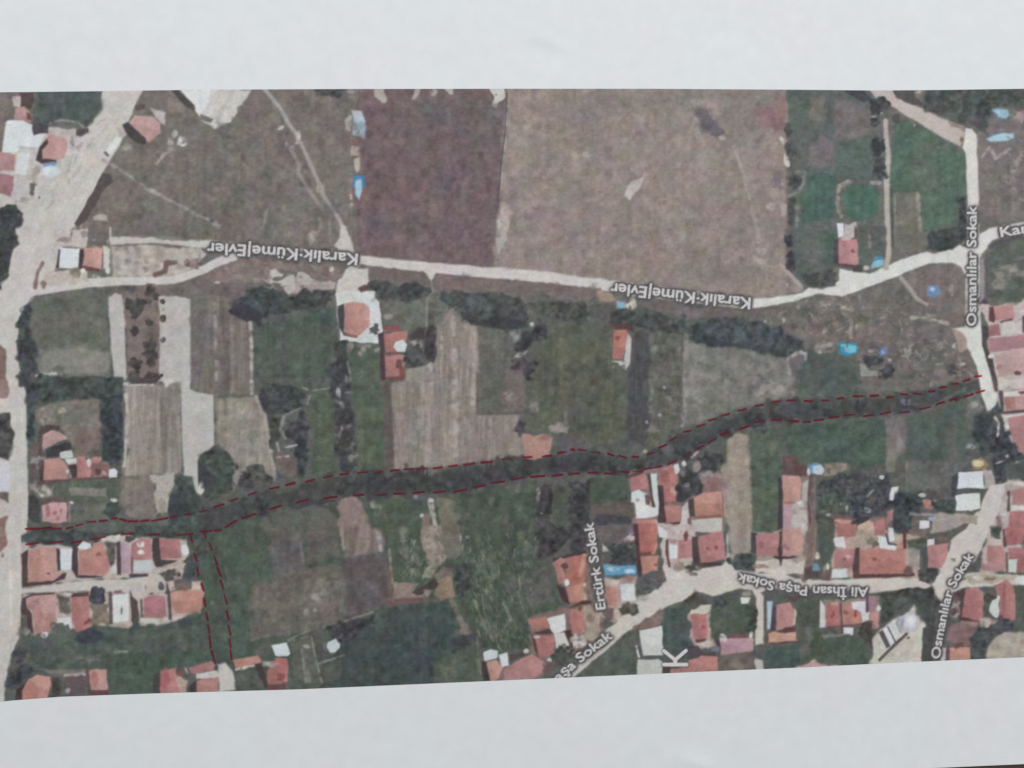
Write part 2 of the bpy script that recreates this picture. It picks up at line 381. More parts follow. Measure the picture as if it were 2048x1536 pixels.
# ---- top left houses
tile(0, 160)
P('Y', (190, 183, 176), '0,420 340,440 520,480 780,500 760,700 700,900 560,1100 300,1330 -300,1330 -300,300 0,300')
P('Y', (122, 110, 102), '-450,100 200,115 140,290 60,420 20,740 -450,760')
P('F', (82, 93, 90), '360,100 1000,100 1060,200 1050,300 950,430 860,480 760,480 520,450 340,540 330,320 350,250', lab='dark green plot at the upper left corner')
X = lambda *a, **k: P('X', *a, **k)
S = lambda *a, **k: P('S', *a, **k)
R = lambda *a, **k: P('R', *a, **k)
W = lambda *a, **k: P('W', *a, **k)
T = lambda *a, **k: P('T', *a, **k)
Hg = lambda *a, **k: P('H', *a, **k)
B = lambda *a, **k: P('B', *a, **k)
e = lambda c, *a, **k: E('X', c, *a, **k)
l = lambda c, *a, **k: L('X', c, *a, **k)
SH, SP = (100, 74, 77), (84, 70, 76)
WH = (206, 212, 213)
X((104, 106, 98), '560,400 830,420 800,500 560,470')
l((150, 144, 136), '520,440 620,410 800,430 850,480', 20)
S((102, 76, 78), '200,125 350,125 330,300 200,270')
X((186, 172, 166), '130,170 210,170 210,290 130,270')
R((182, 134, 132), '150,285 250,270 330,350 320,440 140,400 150,340')
S((128, 88, 88), '270,330 320,340 330,420 280,400')
W(WH, '70,405 230,420 330,460 350,550 460,550 440,600 400,690 200,690 170,740 25,740 40,600')
l((168, 168, 168), '200,685 350,705', 18)
W((202, 206, 205), '175,745 300,750 270,980 150,960')
R((178, 130, 128), '-200,730 10,740 165,760 150,930 -200,930')
R((166, 112, 116), '-200,960 0,960 140,980 140,1120 110,1200 0,1160 -200,1160')
X((186, 170, 164), '520,500 760,500 790,560 680,620 480,560')
R((193, 142, 132), '470,610 520,560 640,580 690,640 660,800 560,830 440,810 430,720')
S(SP, '400,690 480,600 500,640 435,720 435,805 580,820 580,850 430,860 370,820')
S((108, 92, 90), '780,520 900,490 910,530 820,580 780,560')
S((88, 86, 96), '330,440 500,460 490,540 350,560 330,500')
B((122, 146, 176), '430,860 590,830 560,885 450,890')
X((194, 206, 214), '440,900 600,880 620,950 520,1000 430,970')
for a in ((335, 1090, 28, 38), (325, 1160, 20, 20), (400, 1205, 13, 18)): e((104, 100, 96), *a)
e((150, 146, 138), 250, 1230, 60, 28); e((150, 138, 132), 360, 960, 35, 70, 25); e((150, 138, 130), 740, 640, 15, 50)
T((74, 82, 84), '-450,1300 0,1310 150,1300 230,1370 220,1480 180,1536 190,1700 150,1780 90,1940 40,2060 30,2150 -60,2200 -450,2200')
X((118, 112, 104), '1500,115 1740,110 1900,280 1700,330 1560,290 1500,260 1480,180')
X((136, 122, 116), '1730,220 1900,270 1880,330 1700,330')
S((112, 86, 84), '1380,270 1440,240 1490,250 1480,290 1400,320')
X((182, 174, 168), '1540,290 1700,330 1690,460 1640,440 1600,380')
R((189, 143, 139), '1320,440 1380,370 1560,370 1640,440 1640,540 1520,640 1480,600')
S((82, 74, 80), '1250,460 1310,430 1490,600 1490,650 1420,650 1290,560')
X((176, 166, 162), '1190,500 1250,470 1300,560 1240,600')
W((212, 212, 206), '1080,730 1190,570 1245,600 1125,775')
S((120, 112, 104), '1062,742 1085,730 1125,775 1098,790')
e((206, 206, 198), 1860, 630, 42, 38, n='printed_white_roof'); e((185, 180, 172), 1745, 630, 30, 30); e((170, 165, 158), 1785, 560, 25, 35)
S((104, 88, 88), '1050,950 1130,960 1150,1040 1010,1200 900,1420 790,1500 770,1470 880,1270')
X((170, 163, 154), '940,1390 1110,1370 1110,1450 960,1440')
l((152, 144, 136), '1060,820 1300,960 1540,1130 2048,1390 2250,1500', 34)
S((90, 82, 83), '1740,95 1820,95 1990,260 1990,310 1900,270')
W((211, 213, 214), '1830,95 2130,95 2100,330 2060,400 2000,320 1990,260')
l((160, 150, 144), '1750,700 1600,850', 40); e((150, 144, 132), 1280, 690, 60, 40)
specks('X', [(130, 118, 112), (104, 100, 94), (124, 116, 108), (98, 92, 92)], '1250,850 2040,400 2040,1500 1200,1500', 60, 3, 12, 6, .5)
# ---- meadow with the forked path
tile(400, 160)
P('Y', (197, 191, 184), '-10,90 540,90 480,200 300,420 150,490 0,420')
X((211, 213, 212), '-10,90 110,90 60,300 0,350'); l((180, 174, 168), '340,100 180,400', 50)
S((122, 116, 112), '0,345 140,400 110,440 0,410')
X((124, 107, 104), '540,95 640,95 700,230 560,420 380,380 440,250')
T((86, 89, 90), '1170,80 1490,80 1440,200 1340,200 1190,170', lab='dark clump of trees at the top edge')
e((160, 152, 144), 1560, 110, 40, 30)
X((172, 165, 155), '1780,85 1880,85 1900,230 1870,230 1790,170')
L('D', (162, 154, 148), '660,90 830,300 900,440 980,540 1000,600', 40, n='printed_path')
e((187, 180, 174), 1005, 580, 33, 58); e((178, 174, 167), 830, 490, 38, 20, -20)
l((178, 172, 166), '890,660 940,710 1000,640', 32); e((178, 172, 166), 935, 710, 20, 30)
L('D', (151, 140, 134), '950,740 1010,870 1005,950 1110,1120 1250,1320', 38, n='printed_path')
L('D', (160, 151, 145), '1030,640 1120,840 1220,1060 1260,1180 1400,1380 1480,1536 1490,1640', 40, n='printed_path')
e((152, 145, 138), 1230, 1120, 40, 50)
X((172, 168, 158), '1490,420 1530,360 1555,370 1540,530 1490,500')
B((152, 182, 197), '1580,330 1660,330 1700,420 1690,600 1560,560 1560,450', lab='pale blue sheet at the field edge')
X((176, 179, 190), '1560,318 1650,318 1665,420 1590,420')
X((128, 104, 98), '1490,600 1660,600 1660,670 1500,660')
X((181, 161, 151), '1545,670 1650,675 1645,780 1540,770'); X((174, 163, 151), '1580,800 1640,790 1635,940 1600,950 1580,900')
B((72, 122, 166), '1560,975 1680,975 1695,1080 1640,1130 1570,1100', lab='bright blue sheet at the field edge')
X((152, 187, 202), '1590,1020 1650,1010 1660,1100 1630,1230 1590,1180')
e((134, 102, 96), 1540, 1200, 35, 60); l((176, 165, 155), '1545,1180 1555,1270', 26); e((132, 100, 96), 1690, 1190, 35, 60)
e((158, 146, 140), 1230, 1450, 26, 80); e((158, 146, 140), 1330, 1480, 18, 60)
l((138, 130, 124), '680,1310 640,1536', 35)
specks('X', [(126, 114, 110), (102, 102, 96), (108, 100, 102), (132, 122, 114)], '20,500 600,420 900,700 1400,1400 1450,1536 20,1536', 90, 4, 16, 7, .5)
# ---- mauve field and its border
tile(800, 160)
X((164, 154, 148), '160,85 210,85 190,150 150,210 120,200', soft=3); e((160, 150, 145), 345, 118, 33, 33)
X((176, 170, 162), '460,85 540,85 540,140 510,145', soft=3)
X((190, 186, 180), '945,80 1070,80 1075,200 1020,230 985,285 950,260', soft=3); e((100, 95, 92), 985, 155, 12, 18, soft=2)
l((88, 78, 82), '1095,130 1080,500 1030,900 1000,1300', 14, soft=3); l((164, 154, 149), '1095,330 1085,560 1060,850 1020,1250', 7, soft=2.5)
e((179, 168, 161), 1060, 1400, 52, 105); X((178, 168, 160), '1000,1440 1110,1440 1080,1540 1090,1620 1060,1690 1005,1770 990,1640')
e((168, 158, 151), 1905, 770, 33, 38); e((154, 143, 137), 1740, 1510, 50, 40)
X((98, 97, 96), '150,200 500,280 560,420 200,480', soft=14, op=.6); X((102, 94, 92), '560,200 1000,240 1000,700 600,600', soft=14, op=.6)
specks('X', [(116, 92, 98), (104, 96, 96), (120, 104, 102), (104, 90, 98)], '-480,400 950,300 950,1800 -350,1750', 110, 6, 20, 9, .55)
# ---- wide light brown field
tile(1200, 160)
specks('X', [(150, 134, 128), (130, 120, 114), (146, 126, 124), (126, 122, 112), (156, 142, 132), (134, 118, 118)], '-900,100 1880,100 1860,1900 1500,2160 100,2000 -1000,1850', 260, 5, 22, 9, .5)
X((120, 116, 110), '-500,120 1880,110 1600,700 1300,650 1200,200 300,300 -400,500', soft=30, op=.45)
X((103, 91, 102), '930,310 1000,270 1080,280 1150,400 1200,480 1270,540 1200,600 1120,580 1050,480 1040,430', soft=10, op=.8)
e((160, 145, 140), 1040, 225, 90, 28); l((161, 144, 138), '970,420 1000,560 1080,700', 70); e((168, 158, 150), 1250, 590, 30, 20)
X((140, 107, 107), '1580,300 1680,270 1800,210 1880,180 1920,300 1900,500 1680,510 1590,420', soft=8)
e((196, 196, 189), 1860, 615, 28, 50, -20, soft=3); X((194, 193, 186), '1885,760 1930,790 1950,890 1920,900 1880,860', soft=3)
X((184, 172, 165), '250,1180 300,1040 430,990 460,960 440,1020 390,1130 310,1220', soft=4)
l((159, 146, 139), '1380,700 1470,980 1530,1200 1600,1450 1640,1700', 42); e((172, 158, 152), 1740, 1300, 50, 38)
X((165, 150, 143), '1850,1260 1920,1270 1910,1400 1860,1400'); e((122, 105, 115), 1830, 1040, 60, 110)
# ---- garden plots right
tile(1500, 160)
X((92, 105, 94), '385,95 620,95 600,420 460,560 390,420'); X((114, 111, 101), '630,200 760,200 740,420 600,420', soft=8)
l((84, 92, 90), '820,80 810,400', 34); X((114, 107, 107), '880,200 1250,300 1250,560 900,620 620,600 600,860 840,880 860,620', soft=10)
S((80, 82, 88), '920,85 1160,85 1240,200 1160,230 1040,160')
for a in ((1310, 270, 90, 90), (1310, 440, 62, 70), (1310, 700, 92, 100), (1320, 870, 70, 110)): E('T', (76, 80, 83), *a)
e((170, 166, 160), 1350, 340, 14, 14); e((150, 148, 142), 1270, 375, 25, 10)
X((90, 107, 100), '880,640 1230,610 1260,900 1220,1000 900,1000', soft=10)
for a in ((410, 700, 55, 90), (395, 540, 35, 80), (440, 1050, 80, 75)): E('T', (84, 89, 89), *a)
L('H', (82, 87, 88), '430,1200 420,1460', 70); l((132, 138, 130), '470,940 550,950 550,1060 500,1140 400,1190', 34); l((120, 128, 120), '480,1300 480,1500', 30)
P('F', (76, 106, 94), '600,980 760,940 870,1000 860,1400 780,1460 520,1460 520,1200 580,1080', lab='deep green round-topped patch')
E('F', (78, 114, 98), 1140, 1250, 195, 185, n='printed_field', lab='round green patch ringed by a path')
l((152, 144, 136), '1010,1040 910,1090 893,1250 930,1400', 45); e((150, 146, 140), 1290, 1055, 50, 18)
X((118, 112, 104), '880,1420 1040,1430 1200,1536 1350,1400 1360,1536 1000,1536', soft=8, op=.6)
X((112, 108, 100), '1330,1080 1365,1080 1360,1500 1310,1440')
# ---- far right top
tile(1648, 160)
S((100, 94, 92), '700,95 900,95 1020,250 900,250 740,180'); e((168, 158, 152), 975, 125, 42, 30)
T((91, 98, 96), '1020,80 1420,80 1500,400 1450,480 1300,420 1050,310', op=.9)
T((80, 91, 89), '1420,60 2200,60 2200,280 1700,270 1680,480 1560,480 1420,330', op=.9); X((88, 86, 93), '1420,330 1640,420 1660,540 1540,500')
X((84, 122, 150), '1715,300 1800,270 1905,290 1930,370 1880,420 1770,400', op=.35, soft=8)
B((152, 187, 202), '1735,310 1800,288 1885,302 1900,360 1865,390 1785,380', lab='pale blue pool or sheet, upper of two at right')
X((84, 112, 142), '1640,590 1750,545 1900,520 1960,560 1940,630 1700,660', op=.35, soft=8)
B((163, 192, 204), '1670,605 1750,565 1850,540 1940,545 1945,590 1880,625 1710,632', lab='pale blue sheet, lower of two at right')
l((160, 150, 140), '1620,790 1700,690 1760,800 1900,710', 34); e((168, 153, 147), 2000, 360, 60, 60); l((150, 138, 130), '2030,750 1930,930', 50)
X((116, 114, 102), '700,1150 980,1150 1010,1680 940,1740 780,1760 700,1700', soft=7); l((150, 141, 129), '960,1160 985,1536', 40); l((150, 141, 129), '725,1180 735,1536', 12)
l((84, 84, 82), '690,1120 700,1536 705,1700', 22); T((80, 87, 87), '1370,1200 1460,1180 1470,1536 1460,1620 1330,1720 1120,1770 1050,1740 1060,1560 1380,1500')
e((170, 165, 152), 925, 465, 12, 22, soft=2); e((74, 82, 80), 730, 400, 40, 40); e((140, 108, 100), 1410, 605, 16, 26); X((150, 128, 116), '1270,420 1440,470 1440,530 1300,470')
e((104, 112, 100), 1180, 700, 180, 60, soft=12); e((96, 114, 98), 1000, 960, 160, 120, soft=14)
# ---- house with yard, left of centre road fork
tile(0, 460)
P('Y', (180, 166, 157), '1150,170 1500,150 2048,190 2060,380 1800,470 1150,475', lab='pale scrub ground between the two tracks')
l((120, 90, 86), '1590,460 1690,420 1700,340 1800,330', 50); e((118, 88, 84), 1970, 345, 80, 45)
for a in ((1300, 320, 38, 40), (1400, 350, 30, 36), (1200, 380, 22, 36), (1280, 190, 28, 25), (1400, 190, 28, 28), (1490, 400, 30, 30), (1500, 330, 20, 20)): e((142, 124, 114), *a)
specks('X', [(190, 176, 166), (150, 132, 122), (164, 146, 138)], '1160,190 2040,210 2040,370 1160,460', 40, 3, 9, 4, .7)
X((112, 107, 101), '1180,55 1300,75 2048,125 2048,-60 1200,-60', op=.8)
X((190, 176, 166), '430,420 900,420 900,520 600,580 430,560'); 
X((186, 176, 170), '560,0 900,0 880,180 560,170')
W((206, 213, 216), '610,180 820,190 795,390 600,390'); S((100, 72, 78), '600,200 618,200 600,390 575,390')
S((92, 62, 74), '820,195 862,200 845,400 805,400')
R((197, 143, 133), '860,180 1050,190 1042,410 850,375'); S((130, 82, 79), '848,365 1025,398 1010,430 860,412')
X((198, 194, 184), '1060,170 1120,180 1120,420 1050,400'); l((150, 146, 136), '1130,130 1140,440', 12); l((120, 116, 110), '1108,30 1118,180', 16)
X((112, 108, 102), '910,50 980,30 1110,40 1100,90 920,95'); l((192, 188, 178), '890,-20 880,150', 13); l((192, 188, 178), '1130,-20 1130,130', 18)
e((150, 122, 112), 660, 100, 60, 22); e((110, 90, 86), 735, 40, 14, 28); e((152, 132, 126), 860, 40, 40, 25); l((132, 106, 99), '435,340 385,440 360,590', 42); e((134, 113, 105), 445, 550, 32, 40)
e((132, 116, 106), 780, 440, 55, 48)
for a in ((970, 465, 48, 24), (850, 420, 24, 24), (1110, 420, 28, 40)): e((208, 208, 206), *a)
X((141, 137, 127), '420,1230 800,1200 1120,1280 1130,1480 400,1490', soft=14, op=.85); e((92, 100, 86), 560, 740, 160, 60, soft=12, op=.5); e((92, 98, 84), 900, 1080, 70, 60, soft=9, op=.6); e((96, 100, 88), 600, 1440, 60, 50, soft=7, op=.7)
l((190, 186, 178), '370,1490 570,1470', 30)
Hg((75, 83, 87), '330,710 240,780 190,900 180,990 240,1030 170,1130 170,1250 210,1400 230,1560 350,1540 390,1350 370,1180 300,1000 320,830', lab='dark bushes along the left road')
X((122, 108, 104), '1240,600 1500,560 1900,560 2048,480 2300,470 2300,640 1880,660 1860,690 1640,660 1280,640')
for a in ((1390, 750, 78, 65), (1390, 840, 52, 58), (1560, 650, 80, 58), (1530, 730, 38, 50), (1530, 950, 38, 38), (1380, 1050, 42, 45), (1540, 1170, 68, 56), (1550, 1280, 78, 48), (1380, 1380, 68, 48), (1540, 1370, 48, 38), (1380, 1480, 68, 46), (1560, 1500, 88, 46)):
    E('T', (91, 82, 81), *a, soft=4)
e((112, 100, 94), 1550, 1050, 48, 60); e((126, 113, 101), 1560, 840, 60, 36); e((92, 86, 90), 1340, 610, 60, 40); e((100, 92, 90), 1780, 620, 110, 50)
for a in ((1670, 730, 25, 25), (1670, 905, 35, 38), (1670, 1125, 28, 28)): E('T', (98, 94, 90), *a, soft=3)
e((150, 148, 142), 1670, 815, 20, 22); l((150, 148, 144), '1660,950 1650,1300', 14, op=.5)
S((142, 110, 102), '-450,1180 0,1180 50,1230 65,1600 90,1660 60,1720 -450,1700')
# ---- scrub, big trees, yard with square white court
tile(400, 460)
P('D', (191, 183, 175), '1440,-60 1490,-40 1560,130 1580,260 1440,250 1410,190 1370,160 1430,80', n='printed_road')
e((162, 152, 142), 1140, 70, 75, 45, -40)
X((131, 114, 108), '0,480 400,290 700,330 1400,370 1500,480 1400,520 800,400 700,520 200,540'); X((188, 172, 164), '0,180 80,250 0,320')
X((170, 158, 149), '560,500 1400,530 1380,600 1160,640 900,660 800,560')
specks('X', [(120, 100, 96), (142, 126, 118), (150, 134, 126), (108, 96, 92)], '100,470 420,310 1450,390 1450,480 900,420 700,520 200,540', 55, 3, 10, 4, .7)
X((187, 179, 167), '720,430 770,400 860,450 850,490 740,490', soft=4); X((184, 175, 164), '1000,420 1060,420 1150,520 1120,560 990,520', soft=4)
X((184, 176, 164), '880,480 960,450 970,540 990,600 920,660 870,640 840,570 720,530', soft=4)
P('D', (193, 186, 178), '1500,400 1720,390 1730,560 1620,600 1640,660 1790,700 1390,660 1400,560 1450,500', n='printed_yard')
X((112, 102, 100), '-20,500 400,560 500,600 420,690 200,680 -20,640'); e((190, 172, 166), 180, 535, 30, 15); e((190, 184, 182), 1350, 405, 24, 26)
T((77, 87, 87), '300,830 420,690 500,610 680,560 870,620 900,670 820,760 830,880 650,900 600,970 520,940 400,900', lab='big dark tree clump')
S((70, 71, 80), '290,830 420,740 560,800 640,880 620,960 420,910', soft=5)
Hg((80, 86, 83), '830,700 930,680 1200,620 1380,620 1390,760 1200,820 900,880 830,850')
l((152, 144, 132), '150,700 170,1536', 30); l((172, 164, 154), '515,950 525,1200 530,1680', 38); X((110, 102, 103), '-95,720 70,700 60,1200 0,1536 -95,1536', op=.7, soft=8)
l((80, 86, 84), '860,900 870,1200 885,1600', 60, soft=8, op=.7); e((94, 104, 90), 1130, 1190, 110, 90, soft=10, op=.6)
P('Y', (199, 201, 199), '1380,660 1400,640 1800,620 1790,690 1840,740 1870,1030 1820,1160 1430,1130 1400,780', soft=3, wob=1.5, lab='white paved court around a red roof')
R((191, 133, 121), '1480,740 1680,735 1740,800 1740,980 1640,1080 1510,1090 1470,1060'); X((198, 146, 132), '1640,760 1740,800 1740,980 1600,880', op=.6)
S((86, 82, 87), '1410,780 1480,750 1478,1040 1560,1092 1470,1080 1420,1000'); l((140, 86, 83), '1480,1070 1600,1092', 22); e((98, 90, 91), 1780, 1025, 68, 42, -30, soft=3)
l((126, 124, 120), '1400,780 1420,1130', 8, soft=2); l((130, 130, 126), '1760,720 1800,700', 18)
T((88, 92, 88), '1740,540 1830,500 2060,560 2060,740 1850,740 1780,620 1700,600'); S((120, 78, 79), '1620,590 1680,560 1740,570 1700,620 1650,640')
X((120, 100, 98), '1760,400 2048,410 2060,540 1830,500 1750,480'); X((108, 112, 99), '1860,740 2048,740 2300,700 2320,960 2100,1050 2000,1000 1880,960'); e((152, 144, 132), 1930, 885, 48, 26)
R((181, 108, 98), '1880,1060 2048,1030 2130,1040 2110,1140 2048,1250 1900,1250'); R((179, 113, 107), '1890,1285 2048,1275 2110,1290 2100,1380 2048,1500 1900,1510'); S((150, 88, 86), '2040,1400 2110,1400 2110,1530 1900,1545 1900,1510 2040,1500')
W((204, 207, 207), '2000,1150 2080,1120 2120,1180 2100,1250 2020,1245 1985,1200'); l((130, 74, 72), '1890,1268 2040,1262', 16); e((120, 74, 72), 2040, 1370, 26, 40)
S((92, 66, 72), '1820,1060 1880,1050 1900,1536 1850,1536 1840,1200'); X((150, 84, 80), '1880,980 2050,960 2060,1035 1880,1055')
Hg((74, 77, 81), '1410,1140 1500,1150 1510,1300 1530,1536 1560,1840 1600,2240 1610,2480 1450,2490 1390,2240 1370,1936 1380,1740 1290,1536 1270,1440 1380,1330 1360,1230', lab='dark hedge running down between green strips')
specks('X', [(152, 142, 137), (164, 158, 152), (120, 104, 112)], '1500,1170 1820,1185 1820,1300 1520,1250', 14, 2, 6, 3, .9); l((150, 150, 140), '1512,1350 1545,1536', 9)
specks('X', [(150, 148, 144), (66, 68, 74), (92, 94, 96)], '1400,1500 1550,1500 1600,2400 1420,2400', 26, 3, 9, 4, .7)
# ---- hedges below the middle road
tile(800, 460)
X((118, 102, 98), '-60,400 250,440 290,520 320,600 200,560 -60,520'); X((121, 104, 101), '360,440 1200,540 2048,600 2060,740 1300,640 600,600 400,620 320,560')
specks('X', [(132, 114, 108), (108, 94, 92), (126, 106, 108)], '360,440 1200,540 2048,600 2048,720 1300,680 400,620', 40, 4, 11, 5, .6)
P('D', (197, 189, 183), '250,420 370,430 340,500 320,530 300,500', n='printed_road'); L('D', (134, 131, 123), '320,530 340,620 280,700 270,980', 22, n='printed_path')
T((83, 86, 88), '-40,560 200,540 300,600 290,680 180,730 -40,720'); l((88, 88, 86), '320,760 320,990', 55)
e((112, 117, 103), 430, 850, 80, 120, soft=8)
Hg((80, 85, 85), '410,700 430,640 640,620 1000,650 1280,700 1290,830 1330,900 1310,1000 1000,1020 820,980 740,960 640,900 600,820 480,760', lab='long dark hedge below the middle road')
S((70, 69, 76), '600,820 800,930 1000,900 1310,930 1310,1000 1000,1020 820,980 740,960 640,900', op=.75); specks('X', [(94, 98, 96), (68, 72, 74), (88, 94, 92)], '450,660 1250,720 1250,880 700,800', 36, 4, 11, 4, .7)
Hg((97, 100, 94), '1300,740 2060,740 2060,940 1500,920 1380,880'); E('T', (78, 82, 80), 1870, 850, 50, 130); E('T', (82, 84, 84), 1690, 820, 60, 70); e((86, 90, 88), 2010, 830, 60, 100)
e((192, 184, 182), 1350, 965, 24, 28); e((138, 130, 134), 1190, 1090, 45, 85); e((160, 156, 154), 1230, 1275, 60, 22, -30)
T((72, 72, 77), '1160,1190 1250,1060 1400,980 1500,980 1500,1120 1350,1170 1260,1250 1180,1240', lab='dark oblong tree shadow on the field'); E('T', (82, 82, 86), 1260, 1420, 125, 105); S((74, 70, 76), '1140,1400 1220,1340 1250,1440 1300,1500 1180,1510')
l((178, 163, 153), '540,830 560,1300 570,2300', 55, soft=6, op=.7); l((130, 119, 108), '470,1000 450,1800', 32, soft=6, op=.7); l((128, 117, 110), '690,1050 650,1700', 34, soft=6, op=.7); l((168, 156, 146), '765,970 745,1800', 30, soft=5, op=.8); l((132, 122, 118), '390,1550 390,2000 340,2460', 90, soft=10, op=.75); l((168, 153, 143), '560,1600 520,2340', 80, soft=10, op=.6); l((128, 118, 107), '690,1600 665,1880', 38, soft=6, op=.8); l((132, 116, 106), '-20,1600 60,2400', 50, soft=10, op=.4); l((172, 158, 148), '430,1050 420,1500', 30, soft=5, op=.7)
specks('X', [(164, 152, 142), (136, 124, 114)], '0,1700 1000,1900 1200,2250 500,2350 0,2400', 40, 4, 12, 6, .4)
S((88, 74, 77), '80,1080 200,990 260,1000 250,1120 120,1140'); e((166, 150, 146), 180, 1170, 58, 38); E('T', (88, 90, 93), 150, 1245, 80, 60); E('T', (78, 82, 82), 140, 1360, 90, 58)
T((85, 76, 80), '250,1040 370,1010 370,1200 390,1300 320,1350 240,1290'); X((142, 136, 126), '60,1420 340,1380 340,1536 60,1536'); e((168, 160, 150), 305, 1400, 24, 40)
l((92, 86, 82), '1100,1040 1090,1300', 40, op=.3); X((84, 92, 82), '1840,960 2100,950 2150,1536 1850,1536', soft=14, op=.6); l((112, 112, 90), '1650,1000 1690,1536 1720,1800', 90, soft=14, op=.5); l((84, 88, 80), '1540,1100 1480,1700', 50, soft=8, op=.5)
# plot with purple corner
tile(800, 760)
X((98, 100, 92), '830,-200 1040,-200 1040,300 840,330', soft=8, op=.8); X((119, 106, 106), '1060,-100 1280,-150 1270,300 1060,330', soft=8, op=.8); e((140, 128, 124), 1110, 130, 48, 78); l((96, 88, 84), '820,348 1380,330', 24); l((100, 90, 88), '795,-60 800,340', 34, op=.8)
e((130, 126, 116), 1380, 280, 50, 60); X((98, 104, 86), '1290,350 1600,340 1560,520 1250,520'); E('T', (80, 75, 80), 1230, 485, 52, 66); e((152, 142, 138), 1640, 505, 78, 42)
X((178, 129, 117), '1260,560 1480,570 1560,600 1570,700 1540,770 1380,820 1280,790 1290,690', soft=5); e((160, 112, 104), 1510, 590, 60, 30)
X((92, 90, 93), '1600,600 1720,560 1900,640 1880,740 1600,760'); X((84, 94, 80), '1750,60 2048,100 2080,500 1800,560', soft=14, op=.6); l((104, 104, 82), '1660,-50 1620,380', 60, soft=10, op=.5); l((118, 118, 106), '1690,340 1700,440', 30)
X((120, 116, 99), '370,1200 560,1240 600,1400 480,1800 400,1536'); X((132, 112, 102), '220,1380 320,1360 320,1900 210,1700'); l((168, 158, 145), '310,1230 340,1380 370,1536', 52)
e((192, 190, 186), 320, 1235, 26, 18, soft=3); e((178, 176, 172), 230, 1385, 20, 20, soft=3); e((134, 134, 142), 160, 1195, 24, 24)
Hg((78, 78, 82), '1390,1200 1430,1080 1570,1040 1560,1536 1540,1800 1430,1850 1380,1536'); X((85, 94, 83), '1570,1060 1740,1100 1720,1536 1560,1536'); T((79, 78, 84), '1750,1030 1960,1000 1970,1300 1950,1536 1900,1760 1740,1760 1740,1400')
e((154, 154, 158), 1420, 1140, 24, 42); e((164, 164, 164), 1450, 1365, 18, 14, soft=3); e((122, 122, 122), 1410, 1210, 20, 32); X((104, 92, 96), '1960,1300 2300,1300 2300,1600 1960,1600', soft=8)
specks('X', [(112, 118, 104), (72, 84, 72), (94, 106, 90)], '560,1230 900,1120 1300,1080 1380,1180 1380,1536 500,1536', 60, 3, 11, 4, .6)
# ---- below the second street name: small house, long dark hedge
tile(1200, 460)
e((162, 150, 140), 860, 70, 42, 40); e((167, 152, 142), 1650, 270, 78, 90); X((170, 152, 142), '1600,300 1720,300 1660,400'); L('D', (167, 153, 143), '1850,350 1930,440 2060,575', 38, n='printed_path'); e((174, 168, 154), 1920, 560, 18, 22)
e((126, 122, 112), 1000, 380, 220, 160, soft=20, op=.5); e((124, 116, 108), 1450, 450, 250, 140, soft=20, op=.5)
X((112, 101, 99), '0,640 120,700 600,740 1000,800 1500,830 2048,760 2060,900 1500,900 900,900 400,800 0,800')
X((162, 131, 116), '-20,620 120,640 170,720 120,760 -20,740'); B((130, 170, 190), '165,720 250,740 255,810 170,800'); e((198, 190, 174), 335, 750, 36, 68, soft=3); e((182, 177, 162), 280, 780, 24, 28)
e((120, 105, 106), 860, 860, 150, 70); X((111, 107, 99), '1560,860 2048,800 2060,1080 1900,1000 1700,940')
Hg((82, 90, 88), '100,800 330,820 480,770 600,860 860,880 900,960 900,1060 560,1050 400,1000 330,980 100,960')
S((114, 74, 77), '110,960 340,970 350,1060 280,1020 140,1020')
S((88, 90, 93), '345,1040 500,1070 500,1536 510,2050 440,2200 280,2150 290,1536 330,1350 345,1200', soft=10, wob=3)
strokes([(70, 70, 72), (96, 100, 96)], '350,1080 490,1090 480,2000 320,2000', 30, 10, 40, 2.6, 0, 5, .4)
R((187, 112, 96), '140,1020 270,1020 285,1060 255,1230 235,1335 130,1330'); e((150, 75, 70), 180, 1105, 24, 20, soft=2); X((176, 104, 100), '135,1200 250,1200 235,1330 132,1330', op=.7)
W((188, 180, 176), '285,1050 320,1110 310,1370 260,1440 250,1380 120,1350 130,1335 240,1335 260,1230'); specks('X', [(150, 140, 138), (200, 194, 190), (110, 100, 98)], '120,1350 290,1350 290,1440 180,1420 120,1400', 12, 2, 5, 2, .9)
l((152, 145, 138), '880,1070 880,1300 870,1800 845,2000', 44, soft=6); X((148, 143, 138), '890,1150 1100,1190 1060,1536 890,1800', soft=16, op=.6)
specks('X', [(142, 138, 130), (104, 108, 98), (150, 144, 138), (98, 104, 96)], '900,1160 1700,1270 1920,1330 1950,1680 1400,1800 900,2000', 110, 4, 13, 5, .5)
Hg((79, 88, 93), '900,1000 1000,950 1300,900 1700,960 1960,1080 2048,1140 2060,1240 1920,1310 1700,1260 1400,1190 1100,1180 920,1130', lab='long blue-green dark hedge')
S((66, 74, 82), '1100,1120 1500,1150 1900,1250 1920,1310 1700,1260 1400,1190 1100,1180', op=.7); specks('X', [(94, 104, 108), (70, 78, 86), (88, 98, 100)], '1000,960 1700,970 1960,1100 1900,1200 1200,1120', 50, 3, 9, 3, .6)
e((167, 157, 152), 1880, 920, 28, 38); e((150, 144, 134), 1700, 935, 22, 18); e((100, 88, 96), 1960, 990, 40, 24); l((162, 154, 147), '1930,1310 2060,1250', 32); l((160, 152, 145), '1935,1320 1945,1480', 24)
specks('X', [(160, 152, 148), (84, 84, 78), (120, 116, 108)], '510,1100 860,1100 860,1900 600,2200 480,2100', 50, 3, 9, 4, .6)
specks('X', [(104, 106, 84), (80, 86, 74)], '-500,1000 90,1000 100,1480 250,1600 240,2000 -300,2000', 50, 6, 16, 7, .45)
